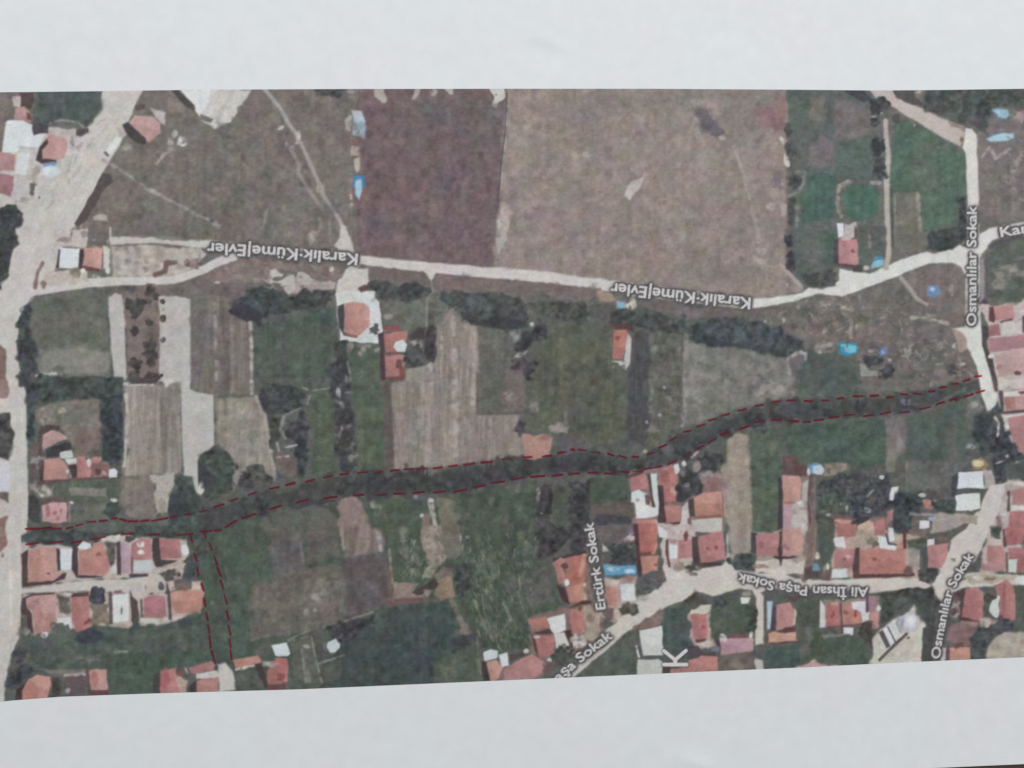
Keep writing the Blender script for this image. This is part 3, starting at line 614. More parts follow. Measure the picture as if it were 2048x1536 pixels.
# ---- upper right garden, house, lots
tile(1500, 460)
for a in ((415, 110, 55, 60), (415, 320, 70, 88)): E('T', (77, 78, 86), *a)
X((90, 100, 95), '430,0 760,0 890,500 840,570 740,600 600,580 480,480 440,200', soft=8); X((86, 109, 92), '760,0 880,0 890,380 760,300'); T((91, 96, 92), '520,470 740,400 880,440 860,560 700,590 580,570'); e((122, 120, 97), 885, 465, 26, 58)
X((108, 108, 104), '540,120 740,80 760,300 600,340', soft=14, op=.6)
X((96, 102, 95), '1110,-40 1390,-40 1390,300 1240,300 1110,370'); l((128, 128, 120), '1220,-30 1230,180', 22); e((80, 92, 88), 1310, 120, 50, 140, op=.7)
R((187, 124, 124), '905,90 1100,90 1112,330 1080,362 905,352'); S((90, 82, 86), '860,110 905,90 905,352 850,340'); S((120, 76, 80), '905,340 1080,360 1080,385 905,372'); e((150, 84, 88), 1050, 220, 20, 20, soft=2)
W((211, 213, 216), '890,-70 960,-70 960,70 905,75'); X((182, 170, 166), '960,-75 1080,-70 1080,90 950,90', soft=3); S((110, 90, 88), '1070,-40 1095,0 1095,80 1078,85')
S((100, 86, 82), '1040,370 1150,360 1150,432 1060,425'); B((132, 177, 192), '1290,285 1370,295 1370,360 1240,410 1228,372'); e((82, 132, 162), 1315, 290, 48, 20, soft=3); e((192, 174, 162), 1190, 390, 33, 22)
X((114, 106, 102), '500,750 1000,690 1340,550 1536,490 1560,800 1200,800 600,800', op=.7)
l((162, 152, 144), '640,740 900,780 1050,820', 30); l((152, 144, 136), '930,830 950,880', 20); specks('X', [(150, 142, 132), (104, 98, 94), (130, 120, 112)], '480,720 1000,700 1000,900 480,790', 36, 3, 8, 3, .7)
e((130, 101, 99), 670, 1030, 78, 70, soft=8); l((157, 146, 136), '750,1050 800,990 860,970', 44); e((162, 153, 140), 750, 1190, 85, 55); l((162, 152, 140), '1040,950 1030,1100', 34); e((158, 148, 138), 1090, 1000, 18, 50)
B((62, 142, 172), '895,1160 1100,1150 1115,1260 1000,1285 920,1265', lab='bright turquoise pool'); X((112, 187, 207), '935,1180 1090,1170 1098,1262 1030,1262 940,1222', soft=3)
B((108, 128, 168), '1300,1215 1400,1200 1410,1280 1330,1300'); e((168, 182, 207), 1350, 1260, 28, 28, soft=3); e((167, 152, 142), 1240, 1235, 33, 22)
E('T', (77, 83, 86), 1290, 1340, 130, 66); E('T', (75, 80, 83), 1390, 1430, 80, 78); X((142, 146, 140), '1130,1370 1180,1370 1210,1440 1310,1440 1310,1500 1140,1490', soft=3.5)
l((167, 160, 157), '390,1320 480,1250 570,1270 570,1330', 30); e((122, 106, 110), 460, 1330, 48, 36); l((150, 144, 140), '390,1330 390,1470', 24)
specks('X', [(128, 118, 110), (98, 94, 90), (140, 130, 120), (96, 102, 92)], '560,820 1500,780 1536,1200 1100,1150 600,1150', 60, 3, 12, 5, .6)
tile(1648, 460)
P('F', (122, 110, 106), '830,440 1070,350 1310,340 1400,380 1440,480 1440,990 1310,960 900,620', lab='brown triangular lot inside the junction')
B((108, 139, 175), '1060,570 1160,560 1190,640 1130,690 1060,670'); e((167, 187, 207), 1110, 605, 24, 24, soft=3.5); e((167, 157, 150), 1305, 600, 28, 48)
L('D', (162, 150, 142), '790,490 880,600 950,700 1050,760', 42, n='printed_path'); l((162, 152, 142), '900,900 1150,920 1260,960', 40); e((167, 153, 143), 1120, 880, 58, 28)
P('F', (98, 106, 96), '1720,110 1860,70 2048,40 2500,10 2500,740 1700,745 1660,560 1640,300', lab='green plot with a sandy patch at the right edge')
e((142, 134, 120), 1890, 440, 150, 75, soft=10); e((132, 127, 114), 1800, 560, 75, 55, soft=8); l((84, 84, 90), '1700,170 1800,120 1900,95 2100,70', 34); l((100, 94, 100), '1665,250 1675,700', 38); e((88, 76, 82), 1620, 720, 58, 36); X((150, 142, 144), '1600,300 1640,280 1640,700 1590,740')
e((88, 98, 88), 1900, 660, 150, 50, soft=9)
P('Y', (190, 172, 168), '1610,770 1700,770 2048,740 2500,720 2500,1560 1770,1560 1700,1300 1680,1000')
S((120, 76, 80), '1690,790 1740,780 1760,900 1740,950 1690,930'); R((191, 131, 125), '1730,790 1940,760 1950,910 1760,930'); S((110, 70, 72), '1795,935 1930,905 1930,935 1820,960')
R((167, 105, 107), '1690,970 1800,960 1812,1080 1680,1090'); X((197, 186, 178), '1812,945 2040,905 2040,1070 1822,1080'); R((179, 125, 129), '1680,1110 2048,1070 2500,1030 2500,1180 2048,1205 1860,1240 1700,1250')
R((195, 153, 147), '1750,1290 1860,1240 2048,1212 2500,1190 2500,1470 2048,1480 1790,1500'); S((94, 77, 84), '1615,980 1680,980 1690,1090 1650,1130 1690,1260 1725,1300 1750,1450 1775,1550 1740,1550 1660,1330 1620,1180')
e((206, 204, 204), 1700, 1300, 36, 22, n='printed_white_roof'); e((170, 110, 110), 1800, 1405, 28, 33); e((112, 80, 82), 1990, 1470, 40, 22); S((110, 84, 86), '2030,880 2060,880 2060,1050 2035,1050')
e((164, 154, 144), 880, 1095, 36, 32); X((168, 160, 150), '820,1220 880,1190 900,1270 860,1290', soft=3); l((152, 147, 137), '850,1200 960,1150', 15); X((162, 141, 131), '1320,1010 1400,1040 1480,1230 1420,1270 1360,1180')
for a in ((1340, 1190, 28, 28), (1420, 1370, 33, 18), (1220, 1210, 33, 22), (670, 1330, 20, 20)): e((176, 168, 158), *a)
E('T', (84, 88, 90), 1320, 1420, 50, 48); X((110, 100, 96), '1500,1280 1560,1400 1580,1500 1450,1450'); e((96, 102, 96), 1080, 1310, 200, 95, soft=14, op=.7)
specks('X', [(128, 120, 112), (94, 92, 90), (86, 92, 88), (140, 134, 126)], '720,980 1300,1000 1480,1250 1560,1500 800,1536', 50, 3, 11, 4, .6)
tile(0, 0, 1.0)
strokes([(164, 154, 143), (150, 140, 130), (92, 90, 86), (132, 122, 114), (88, 96, 86)], '1600,605 1700,590 1800,560 1860,640 1940,700 1955,745 1850,775 1720,700 1610,690 1520,640', 150, 4, 16, 3.2, 60, 60, .65, 2.5)
strokes([(160, 151, 141), (140, 130, 122), (100, 96, 90)], '1585,595 1690,590 1720,620 1640,625', 30, 5, 16, 3, 75, 30, .7, 2.5)
strokes([(160, 150, 142), (96, 90, 90), (140, 128, 122)], '1965,300 2048,250 2048,420 1965,410', 30, 5, 16, 3, 30, 60, .5, 3)
strokes([(152, 140, 130), (104, 92, 90), (140, 126, 118), (168, 156, 146)], '420,545 520,520 690,540 680,570 560,580 430,570', 45, 4, 13, 3, 75, 40, .6, 2.5)
strokes([(92, 100, 92), (72, 76, 76), (116, 118, 110), (104, 96, 96)], '560,790 640,780 640,940 560,960', 40, 4, 14, 3, 0, 60, .5, 2.5)
# ---- left: hedged yard and houses
tile(0, 760)
X((150, 121, 113), '-450,0 60,0 90,130 60,180 -450,150', soft=4); e((197, 187, 174), 10, 265, 60, 60); T((84, 84, 87), '-450,340 0,350 100,330 100,420 130,560 130,720 90,830 0,800 -450,800'); W((196, 200, 206), '-450,815 0,820 100,835 98,1140 -450,1140')
X((126, 106, 101), '-450,1150 0,1150 90,1150 80,1250 0,1200 -450,1200'); X((152, 111, 106), '-450,1400 0,1400 70,1400 50,1700 0,1760 -450,1760'); e((192, 168, 158), 10, 1310, 40, 50); l((160, 156, 150), '200,860 270,860', 20, op=.6)
P('Y', (125, 117, 107), '350,300 500,240 1000,170 1040,560 1000,760 760,800 740,700 640,520 400,480 360,400', lab='yard inside the dark hedge')
e((112, 116, 102), 720, 400, 120, 75, soft=9); e((162, 150, 136), 450, 390, 65, 85); e((182, 167, 162), 620, 305, 48, 38); X((127, 108, 100), '760,500 1030,500 1010,720 780,760'); e((112, 112, 100), 560, 300, 40, 50)
Hg((75, 86, 85), '200,-30 1250,-30 1280,60 1270,130 1150,150 1050,170 850,190 700,200 500,240 400,240 350,300 345,600 290,600 270,300 270,110 210,60', lab='dark hedge along the top of the yard'); e((78, 82, 97), 350, 180, 55, 55)
Hg((69, 78, 85), '1050,150 1250,140 1260,300 1255,600 1270,680 1320,720 1260,760 1240,880 1120,880 1080,830 1050,760 1060,600 1030,560 1080,450 1020,380 1040,260', lab='dark hedge down the right of the yard')
specks('X', [(96, 106, 100), (64, 72, 76), (84, 96, 92)], '300,0 1200,0 1200,120 500,200', 40, 3, 10, 4, .6)
R((181, 141, 139), '430,560 520,510 610,520 700,600 600,640 500,680 440,720 430,640'); S((102, 79, 80), '390,520 460,460 600,470 640,520 520,510 440,560 425,700 440,780 390,780 390,640'); S((76, 71, 80), '470,720 540,680 720,630 740,700 620,740 590,790 480,790')
W((190, 197, 190), '610,740 740,715 750,790 700,810 650,810 610,800'); W((198, 210, 202), '655,810 780,800 790,870 700,870')
P('Y', (176, 150, 146), '440,800 780,870 940,850 1120,840 1120,1010 440,1020', op=.6)
R((193, 135, 125), '450,820 600,790 660,830 690,900 690,1020 440,1020'); S(SH, '400,830 450,820 440,1040 410,1040'); S((98, 71, 76), '690,870 790,870 790,1000 740,1010 720,940'); e((202, 197, 192), 690, 930, 18, 28, soft=2.5)
R((183, 118, 114), '790,790 850,790 930,870 930,1000 860,1010 800,1000'); R((185, 125, 117), '940,790 1030,780 1040,820 1000,860 940,850'); R((140, 96, 94), '930,860 1110,850 1110,960 980,980 930,1000'); e((200, 190, 186), 910, 850, 18, 33, soft=2.5); e((184, 140, 138), 1060, 950, 24, 20); W((208, 212, 218), '1120,920 1170,900 1210,930 1200,1000 1120,1000'); e((96, 88, 80), 970, 745, 66, 36); e((104, 70, 70), 1000, 940, 30, 40)
l(SH, '350,1070 450,1050 900,1012 1100,1002', 30)
for c, a in (((112, 88, 86), (360, 700, 42, 58)), ((160, 141, 141), (365, 850, 58, 58)), ((112, 90, 90), (340, 940, 42, 48)), ((150, 130, 130), (340, 1080, 40, 60)), ((104, 84, 84), (330, 880, 20, 30))): e(c, *a)
P('F', (92, 104, 88), '560,1090 700,1050 1000,1020 1200,1020 1240,1200 1200,1240 900,1230 600,1200 540,1160', lab='small green garden'); X((125, 127, 113), '700,1100 1080,1110 1090,1190 720,1190', soft=4); e((194, 188, 176), 450, 1140, 85, 58)
l((100, 106, 90), '700,1215 1180,1215', 30); X((106, 110, 98), '740,1250 1240,1230 1250,1420 760,1440'); E('T', (79, 88, 86), 1150, 1320, 76, 78); e((207, 209, 206), 1165, 1230, 28, 22, soft=2.5)
R((197, 149, 147), '430,1290 520,1260 680,1250 690,1330 680,1450 540,1470 430,1450')
for a in ((490, 1340, 22, 66), (565, 1350, 26, 30), (590, 1420, 22, 22), (620, 1350, 14, 30)): e((172, 102, 106), *a, soft=3)
l((110, 84, 82), '420,1250 540,1220 620,1220', 40); S((75, 80, 85), '290,1180 360,1180 400,1260 412,1470 330,1475 290,1400'); l((120, 84, 80), '530,1485 620,1482', 22); l((150, 120, 118), '712,1250 712,1440', 30); e((200, 196, 192), 735, 1255, 16, 14)
l((182, 174, 162), '1280,40 1300,300 1290,700 1270,880', 36, soft=5); l((182, 176, 166), '1290,50 1560,50', 24); S((96, 84, 84), '1290,-20 1620,-20 1600,30 1350,40'); X((190, 186, 180), '1640,-20 1850,-20 1700,70')
P('F', (129, 119, 109), '1220,1000 1560,1000 1590,1100 1590,1420 1300,1420 1240,1250'); X((173, 165, 153), '1540,975 1780,955 1800,1100 1740,1180 1720,1350 1600,1380 1590,1060'); e((140, 130, 118), 1660, 1300, 40, 90)
l((126, 116, 108), '1600,100 1570,900', 30, soft=6, op=.5); l((160, 150, 140), '1480,500 1460,950', 60, soft=10, op=.5); X((150, 136, 126), '1520,700 1640,640 1640,860 1540,900', soft=12, op=.5)
X((94, 98, 92), '640,1500 900,1440 1300,1440 1720,1430 1740,1560 640,1560')
T((80, 92, 88), '1780,1030 1850,980 1920,980 2000,1060 2010,1150 2060,1250 2060,1560 1740,1560 1720,1350 1740,1180 1790,1100', lab='round dark tree at the creek bend'); S((72, 76, 87), '1740,1180 1860,1140 1850,1400 1760,1480 1720,1350', op=.8); e((76, 80, 82), 2040, 850, 20, 60)
tile(400, 760)
l((128, 120, 112), '165,150 180,650', 34); l((166, 160, 148), '575,170 660,350 700,600 760,950', 36, soft=5)
specks('X', [(164, 156, 144), (128, 120, 106), (156, 148, 132)], '200,200 560,180 690,450 740,900 500,900 240,650', 60, 4, 13, 6, .5)
T((82, 95, 87), '-20,790 100,710 230,690 350,800 370,960 330,1000 380,1100 230,1170 100,1250 40,1150 -20,1100', lab='large green tree by the creek'); S((76, 80, 91), '-20,830 60,880 140,1130 60,1220 -20,1080', op=.8); e((192, 188, 180), 5, 1110, 28, 52)
E('T', (88, 87, 82), 380, 890, 20, 30); T((92, 94, 88), '380,1000 500,900 600,860 660,950 750,1000 760,1060 560,1100 420,1130'); E('T', (78, 79, 82), 460, 1010, 85, 75); e((150, 146, 132), 350, 1060, 24, 50)
X((94, 98, 92), '580,-20 1320,-20 1320,80 1140,100 1000,80 700,50 580,120', op=.8)
T((77, 86, 87), '600,160 660,60 760,40 1000,80 1100,130 1060,260 880,340 740,350 660,330 620,240', lab='dark tree at the edge of the tan field'); S((71, 70, 78), '600,160 640,90 700,170 690,330 640,280', op=.8)
l((142, 146, 138), '1050,80 1140,110 1320,85', 14, soft=2.5); l((140, 144, 136), '1140,110 1100,250', 22); l((140, 144, 136), '1030,290 880,350', 13)
T((88, 94, 85), '690,380 800,350 830,400 820,560 740,700 720,560'); l((132, 136, 128), '860,380 830,500 890,620 920,680', 40)
T((73, 80, 84), '930,400 1050,300 1090,400 1120,600 1100,800 1080,1000 980,1030 1000,850 940,760 980,660 900,580 870,470'); l((174, 168, 168), '880,690 990,665', 22, soft=3); l((152, 150, 144), '790,640 810,720', 24); X((116, 104, 96), '740,780 850,730 980,820 1000,940 900,1040 800,960'); e((184, 168, 163), 900, 780, 30, 14, soft=3); e((164, 132, 127), 810, 790, 28, 12, soft=3)
for c, a in (((154, 154, 152), (1420, 130, 22, 38)), ((140, 140, 138), (1440, 240, 14, 14)), ((130, 132, 134), (1450, 490, 18, 24))): e(c, *a, soft=3)
S((78, 83, 80), '930,1260 1050,1240 1300,1210 1410,1230 1380,1250 1100,1290 1020,1330 960,1320'); specks('X', [(152, 152, 142), (120, 124, 112)], '1750,1260 1850,1260 1950,1536 1850,1536', 20, 2, 7, 3, .8)
X((86, 100, 84), '290,1536 560,1400 640,1440 640,1900 200,1900', soft=8, op=.7); X((106, 101, 95), '640,1420 900,1370 1200,1300 1420,1400 1420,1800 640,1560', soft=8, op=.6); X((110, 110, 94), '1030,1400 1250,1330 1400,1400 1400,1500 1050,1480', soft=8, op=.5)
X((148, 123, 115), '1420,1220 1560,1200 1660,1260 1700,1420 1600,1500 1420,1480', soft=8)
# ---- houses at the creek, lower middle right
tile(1200, 760)
X((80, 94, 77), '-100,1000 260,1000 280,1230 -100,1290'); X((105, 92, 86), '-100,1290 300,1240 350,1400 320,1560 -100,1560'); X((77, 73, 83), '-60,1360 300,1400 340,1560 -60,1560')
for a in ((610, 360, 20, 18), (655, 75, 20, 18), (480, 430, 14, 18), (460, 730, 22, 18)): e((162, 152, 150), *a)
e((152, 147, 140), 1750, 90, 150, 65, soft=12, op=.8); e((70, 78, 92), 1950, 300, 110, 60, soft=8, op=.7); E('T', (76, 84, 85), 1620, 500, 90, 32); e((98, 96, 100), 700, 720, 50, 60)
P('Y', (150, 118, 116), '300,960 760,860 830,960 960,960 1250,960 1290,1100 1290,1560 340,1560 320,1200', op=.9)
R((189, 116, 112), '320,1010 430,940 480,1000 490,1110 380,1140 320,1110'); l((100, 70, 72), '300,985 430,942', 26)
W((205, 208, 206), '320,1150 400,1120 480,1160 520,1270 500,1300 600,1310 610,1380 560,1400 370,1420 350,1260 315,1250'); S((142, 100, 100), '455,1170 520,1180 510,1280 470,1280'); e((160, 150, 148), 390, 1230, 20, 18, soft=3)
W((196, 205, 205), '510,960 580,960 600,1240 630,1260 610,1310 560,1310 540,1200 520,1010'); S((100, 76, 78), '480,960 515,960 540,1200 565,1300 540,1300 515,1150')
R((187, 110, 102), '610,920 740,860 790,960 780,1100 830,1160 800,1260 650,1270 630,1100 610,1060'); X((170, 95, 94), '615,930 700,930 720,1050 620,1050', soft=3); X((200, 150, 138), '720,1080 830,1140 800,1170 720,1150', soft=3); l((160, 84, 80), '650,1262 780,1255', 22)
W((206, 204, 202), '750,870 800,850 820,920 800,960 770,960'); e((208, 208, 210), 858, 855, 27, 27, soft=2.5, n='printed_white_roof')
S((88, 65, 76), '590,1080 645,1080 655,1280 680,1450 620,1495 585,1480 605,1320 610,1250'); R((185, 121, 109), '660,1290 830,1280 840,1440 690,1460'); S((110, 66, 70), '600,1495 690,1465 830,1450 810,1490 640,1515')
X((198, 190, 186), '840,1300 900,1240 920,1500 720,1560 600,1560 640,1515 820,1490')
X((152, 133, 126), '950,840 1030,830 1040,900 1000,950 960,940'); l((184, 168, 158), '940,790 1000,735', 22)
T((79, 80, 85), '800,960 900,870 940,940 1000,960 1050,1090 1040,1180 960,1190 900,1230 830,1270 780,1250 800,1170 850,1140 790,1110', lab='dark tree between the red roofs'); T((75, 74, 77), '1000,800 1090,720 1250,730 1300,830 1240,880 1100,930 1000,950 1050,880'); e((124, 118, 124), 850, 940, 40, 40); e((112, 118, 126), 890, 1080, 24, 24)
X((142, 101, 95), '1100,1000 1240,1010 1240,1130 1110,1140'); e((152, 132, 132), 1080, 980, 56, 44)
R((195, 133, 115), '960,1210 1060,1150 1250,1140 1270,1380 980,1400'); X((186, 118, 104), '975,1290 1260,1270 1270,1385 980,1405', soft=5, op=.8); S((170, 96, 86), '975,1395 1240,1378 1240,1405 980,1425'); S(SH, '900,1220 960,1210 972,1400 920,1400'); l((186, 152, 142), '1268,1150 1288,1400', 20); l((150, 96, 86), '1255,1140 1262,1390', 10, soft=2)
W((189, 183, 173), '935,1430 1250,1412 1250,1560 935,1560'); l((120, 96, 92), '912,1430 912,1536', 30); l((140, 112, 104), '1268,1400 1270,1536', 20)
R((193, 125, 109), '380,1440 560,1430 590,1536 590,1700 560,1790 400,1790 360,1560'); l((206, 186, 176), '575,1445 592,1536', 14)
# ---- long house, dark trees
tile(1500, 760)
P('Y', (150, 122, 116), '340,960 620,980 640,1536 700,1790 560,2060 340,1900', op=.8)
S((118, 87, 88), '330,780 470,780 520,860 600,920 580,985 330,975', soft=7); S((78, 71, 78), '290,1000 332,990 340,1560 300,1800 270,1800 290,1300')
R((197, 139, 125), '330,980 500,985 530,1060 520,1220 430,1260 340,1260'); R((184, 141, 149), '340,1262 460,1270 440,1536 440,1590 340,1590'); X((183, 173, 163), '440,1280 590,1200 590,1560 435,1560', soft=3); X((178, 168, 162), '530,1060 600,1020 600,1200 530,1260', soft=3); e((205, 200, 196), 510, 1255, 40, 20, soft=3); X((184, 112, 100), '340,1240 440,1245 430,1270 340,1275', soft=3); specks('X', [(150, 138, 130), (196, 188, 180)], '450,1290 580,1250 580,1536 450,1536', 14, 2, 6, 3, .8)
l((110, 78, 80), '620,990 600,1250 620,1536', 30); l((132, 111, 113), '662,1000 650,1536', 34)
B((98, 150, 180), '600,880 680,848 720,868 700,962 620,962'); X((180, 192, 202), '640,880 720,870 770,920 740,960 640,960', soft=3); e((200, 196, 194), 600, 940, 13, 38, soft=3); X((142, 128, 114), '770,860 1000,850 980,920 840,990 760,980', soft=6); e((110, 100, 90), 810, 930, 20, 40)
T((78, 83, 90), '680,1100 900,960 1100,960 1280,1000 1400,960 1440,1060 1500,1240 1450,1320 1300,1380 1150,1450 1060,1480 1000,1300 900,1250 680,1200', lab='broad dark trees above the red roofs'); T((88, 98, 91), '680,1180 1000,1200 1060,1380 850,1390 840,1560 860,1700 740,1760 700,1560')
strokes([(96, 106, 98), (60, 64, 72), (110, 116, 110)], '700,1130 1000,1000 1400,1010 1440,1250 1100,1400 720,1240', 45, 5, 18, 3.5, 50, 50, .6, 3)
X((104, 92, 90), '1180,1230 1260,1190 1300,1240 1220,1280', op=.7)
for a in ((990, 1310, 13, 28), (1200, 1340, 36, 28), (930, 1270, 13, 13), (800, 1380, 24, 13), (800, 1490, 18, 13)): e((152, 157, 152), *a, soft=3.5)
l((148, 148, 148), '1200,1190 1260,1130', 18); e((192, 192, 188), 1350, 995, 24, 18, soft=3); W((206, 206, 204), '1450,1100 1520,1090 1510,1160 1460,1240 1425,1230 1430,1160')
l((120, 84, 80), '850,1400 1030,1402', 30)
P('Y', (160, 120, 112), '870,1420 1400,1400 1536,1420 1800,1440 1800,1640 880,1640', op=.5)
R((193, 133, 125), '870,1430 1040,1440 1010,1490 1050,1536 1090,1600 870,1600'); X((198, 160, 140), '1110,1490 1200,1440 1280,1450 1290,1560 1100,1570', soft=3.5); R((179, 112, 108), '1280,1440 1380,1420 1390,1580 1290,1580'); R((177, 116, 118), '1400,1340 1470,1330 1460,1430 1400,1480'); S((80, 72, 82), '1010,1490 1120,1400 1260,1390 1200,1440 1110,1480 1050,1540')
l((120, 124, 114), '0,500 300,480', 20, op=.4); e((112, 112, 90), 230, 690, 40, 60, soft=8, op=.7); e((74, 74, 78), 400, 700, 40, 50, soft=7, op=.5)
specks('X', [(92, 112, 96), (70, 88, 78)], '380,480 1380,420 1380,820 500,820', 60, 5, 14, 7, .5)
# ---- far right middle
tile(1648, 760)
X((131, 129, 113), '640,700 740,720 720,920 630,920', soft=7, op=.7); e((150, 144, 150), 770, 660, 20, 70, soft=6, op=.6); X((104, 102, 98), '1250,400 1340,380 1380,820 1250,820', soft=9, op=.7); X((108, 112, 106), '1480,130 1600,100 1640,300 1560,340 1450,400'); e((154, 152, 148), 1530, 250, 48, 36); e((140, 148, 148), 1510, 680, 58, 28); l((122, 118, 112), '845,840 845,1110', 12)
l((112, 118, 112), '300,80 800,70', 50, soft=8, op=.6); X((112, 106, 104), '640,0 1050,0 1060,90 700,110', op=.7); l((120, 128, 120), '1000,330 1440,90', 40, soft=8, op=.5); e((122, 132, 136), 830, 220, 60, 30); e((70, 76, 88), 1130, 130, 80, 70, soft=8, op=.7)
T((71, 84, 85), '1560,360 1650,320 1740,400 1770,500 1750,720 1680,780 1600,760 1560,650 1530,520', lab='dark tree beside the right houses'); T((73, 76, 85), '1740,580 1800,400 1880,420 1880,580 1940,680 1960,760 1900,1030 1760,1060 1720,900 1700,760'); E('T', (80, 90, 85), 1970, 900, 110, 120)
e((152, 122, 82), 1590, 870, 80, 58, soft=6); E('B', (208, 198, 142), 1575, 855, 55, 38, lab='pale yellow sheet')
P('Y', (172, 160, 154), '1640,930 1720,920 1750,1060 1700,1110 1650,1110'); S((79, 79, 88), '1310,990 1370,960 1370,1110 1330,1200 1300,1200'); l((88, 92, 99), '1370,1130 1590,1130', 24); S((112, 106, 102), '1600,1140 1640,1130 1600,1330 1590,1300')
W((206, 213, 217), '1370,940 1620,940 1640,1110 1370,1110'); W((206, 212, 210), '1350,1190 1420,1170 1600,1160 1600,1320 1510,1350 1480,1330 1350,1340'); l((196, 202, 206), '1480,960 1485,1100', 8, soft=2)
l((96, 92, 88), '1350,1360 1500,1355 1590,1330', 20)
P('Y', (180, 166, 160), '1760,60 2500,20 2500,1600 1700,1600 1800,1300 1860,1060 1960,780 1880,560 1800,380')
X((199, 187, 179), '1780,-20 2500,-20 2500,90 1790,90', soft=3); l((110, 84, 86), '1745,0 1762,100', 40); W((206, 202, 198), '1840,130 2048,100 2500,80 2500,140 1850,170'); R((185, 114, 112), '1850,180 1960,170 1970,300 1860,310'); R((197, 145, 137), '1962,165 2048,150 2500,140 2500,290 1972,305'); l((94, 75, 82), '1810,130 1830,335 2060,318 2300,310', 36); T((87, 92, 103), '1730,290 1780,250 1850,330 1780,370 1730,340'); e((150, 84, 84), 2030, 130, 40, 18)
R((183, 124, 120), '1880,390 2048,345 2500,330 2500,760 1960,752 1930,600 1890,500'); l((198, 196, 192), '1820,385 2048,345', 22); l((77, 77, 84), '1812,400 1822,570', 50); e((210, 213, 213), 1865, 465, 33, 26, soft=2.5); l((200, 196, 192), '1750,380 1790,440 1780,580', 24)
T((74, 77, 85), '1800,560 1890,560 1950,690 1960,770 2100,780 2100,830 1900,860 1740,820 1740,640')
P('F', (84, 92, 87), '1870,870 2048,790 2500,780 2500,1020 1900,1030 1860,980'); l((198, 190, 182), '1870,1050 2048,1062 2400,1064', 40); R((185, 125, 121), '1920,1130 2048,1100 2500,1080 2500,1270 1930,1275'); l((206, 202, 200), '1930,1310 2500,1308', 40); R((179, 110, 108), '1900,1350 2500,1340 2500,1700 2048,1680 1875,1670 1880,1536'); l(SH, '1890,1150 1890,1330', 30); e((208, 208, 206), 1835, 1375, 24, 24, soft=2.5); l((182, 172, 162), '1870,1200 1840,1350 1800,1536', 28); e((130, 100, 98), 1800, 1440, 30, 60)
P('D', (197, 189, 181), '1700,1080 1860,1060 1830,1200 1800,1300 1700,1536 1560,1560 1640,1300 1690,1150', n='printed_road')
e((160, 158, 160), 1800, 840, 40, 14, -20); e((150, 152, 158), 1880, 780, 20, 20)
T((72, 80, 85), '720,1160 1000,1150 1000,1380 900,1400 860,1560 760,1600 680,1560 720,1300'); R((185, 125, 113), '1010,1230 1140,1220 1140,1280 1110,1330 1030,1320'); e((84, 80, 83), 1100, 1180, 78, 46); e((182, 182, 184), 1000, 1180, 38, 18, soft=3)
E('T', (87, 96, 88), 1240, 1310, 110, 90); l((152, 143, 147), '880,1370 1120,1380', 30); X((162, 150, 138), '1130,1360 1400,1380 1570,1400 1560,1460 1200,1560 1090,1560'); W((206, 207, 210), '980,1440 1080,1440 1080,1510 980,1520'); e((150, 165, 190), 1100, 1420, 38, 18); E('T', (72, 90, 100), 830, 1490, 90, 40)
# ---- lower left houses
tile(0, 1060)
e((152, 126, 116), 10, 60, 30, 80); e((150, 130, 120), 25, 260, 16, 26)
Hg((77, 84, 85), '225,60 300,10 900,0 880,70 800,180 600,190 250,160'); specks('X', [(92, 98, 94), (66, 70, 76)], '260,20 860,20 800,160 280,150', 24, 3, 9, 3, .7)
T((80, 90, 83), '1380,-40 2048,-40 2060,120 1960,120 1860,90 1560,80 1400,60')
P('Y', (186, 170, 160), '220,150 900,180 1230,50 1560,80 1900,100 1950,280 1880,480 1700,560 1640,460 1300,500 900,510 560,550 230,600')
R((193, 141, 129), '295,200 400,170 580,190 575,410 640,430 620,480 540,520 280,550'); X((187, 130, 119), '295,200 408,190 398,540 280,550', soft=3)
S((99, 75, 78), '218,250 290,195 281,540 540,525 645,440 682,440 660,500 520,550 228,588'); e((150, 90, 85), 490, 445, 22, 13, soft=2.5)
S((91, 71, 78), '580,190 622,200 620,412 590,420'); S((95, 69, 74), '740,150 800,160 803,460 1060,470 1040,490 780,490 720,380'); W((204, 210, 213), '622,200 742,195 732,400 622,415')
R((191, 126, 114), '800,210 940,190 950,130 1050,130 1090,230 1130,280 1110,440 1060,462 810,455'); X((196, 142, 128), '820,220 960,200 960,320 830,300', op=.5); e((160, 84, 80), 1000, 245, 33, 26, soft=3); W(WH, '790,180 850,110 930,140 940,180 870,200')
X((192, 188, 178), '1040,90 1230,40 1235,130 1120,130 1050,110', soft=3); X((198, 192, 186), '1120,430 1190,310 1200,440 1150,450', soft=3); T((108, 99, 92), '1080,130 1200,130 1180,280 1140,370 1110,280')
R((177, 148, 160), '1230,120 1320,140 1340,440 1240,450'); S((95, 76, 85), '1190,130 1230,110 1242,460 1200,460'); R((185, 117, 115), '1340,140 1440,80 1540,90 1550,290 1420,310 1340,280')
for a in ((1432, 145, 38, 33), (1438, 230, 31, 26)): e((211, 206, 201), *a, soft=2.5)
W((184, 191, 195), '1370,320 1550,310 1550,430 1370,440'); S((90, 72, 96), '1320,450 1515,445 1515,475 1330,490'); l((120, 76, 84), '1352,290 1352,440', 18); S((95, 84, 87), '1290,60 1390,70 1380,100 1320,130 1280,110')
S((91, 73, 78), '1560,80 1632,80 1652,300 1820,310 1700,380 1600,390 1560,280'); R((179, 108, 106), '1630,90 1840,100 1862,290 1652,295'); W((210, 211, 214), '1860,160 1900,140 1930,180 1940,240 1880,270 1860,220'); l((196, 142, 136), '1810,170 1830,180 1830,280', 10, soft=2)
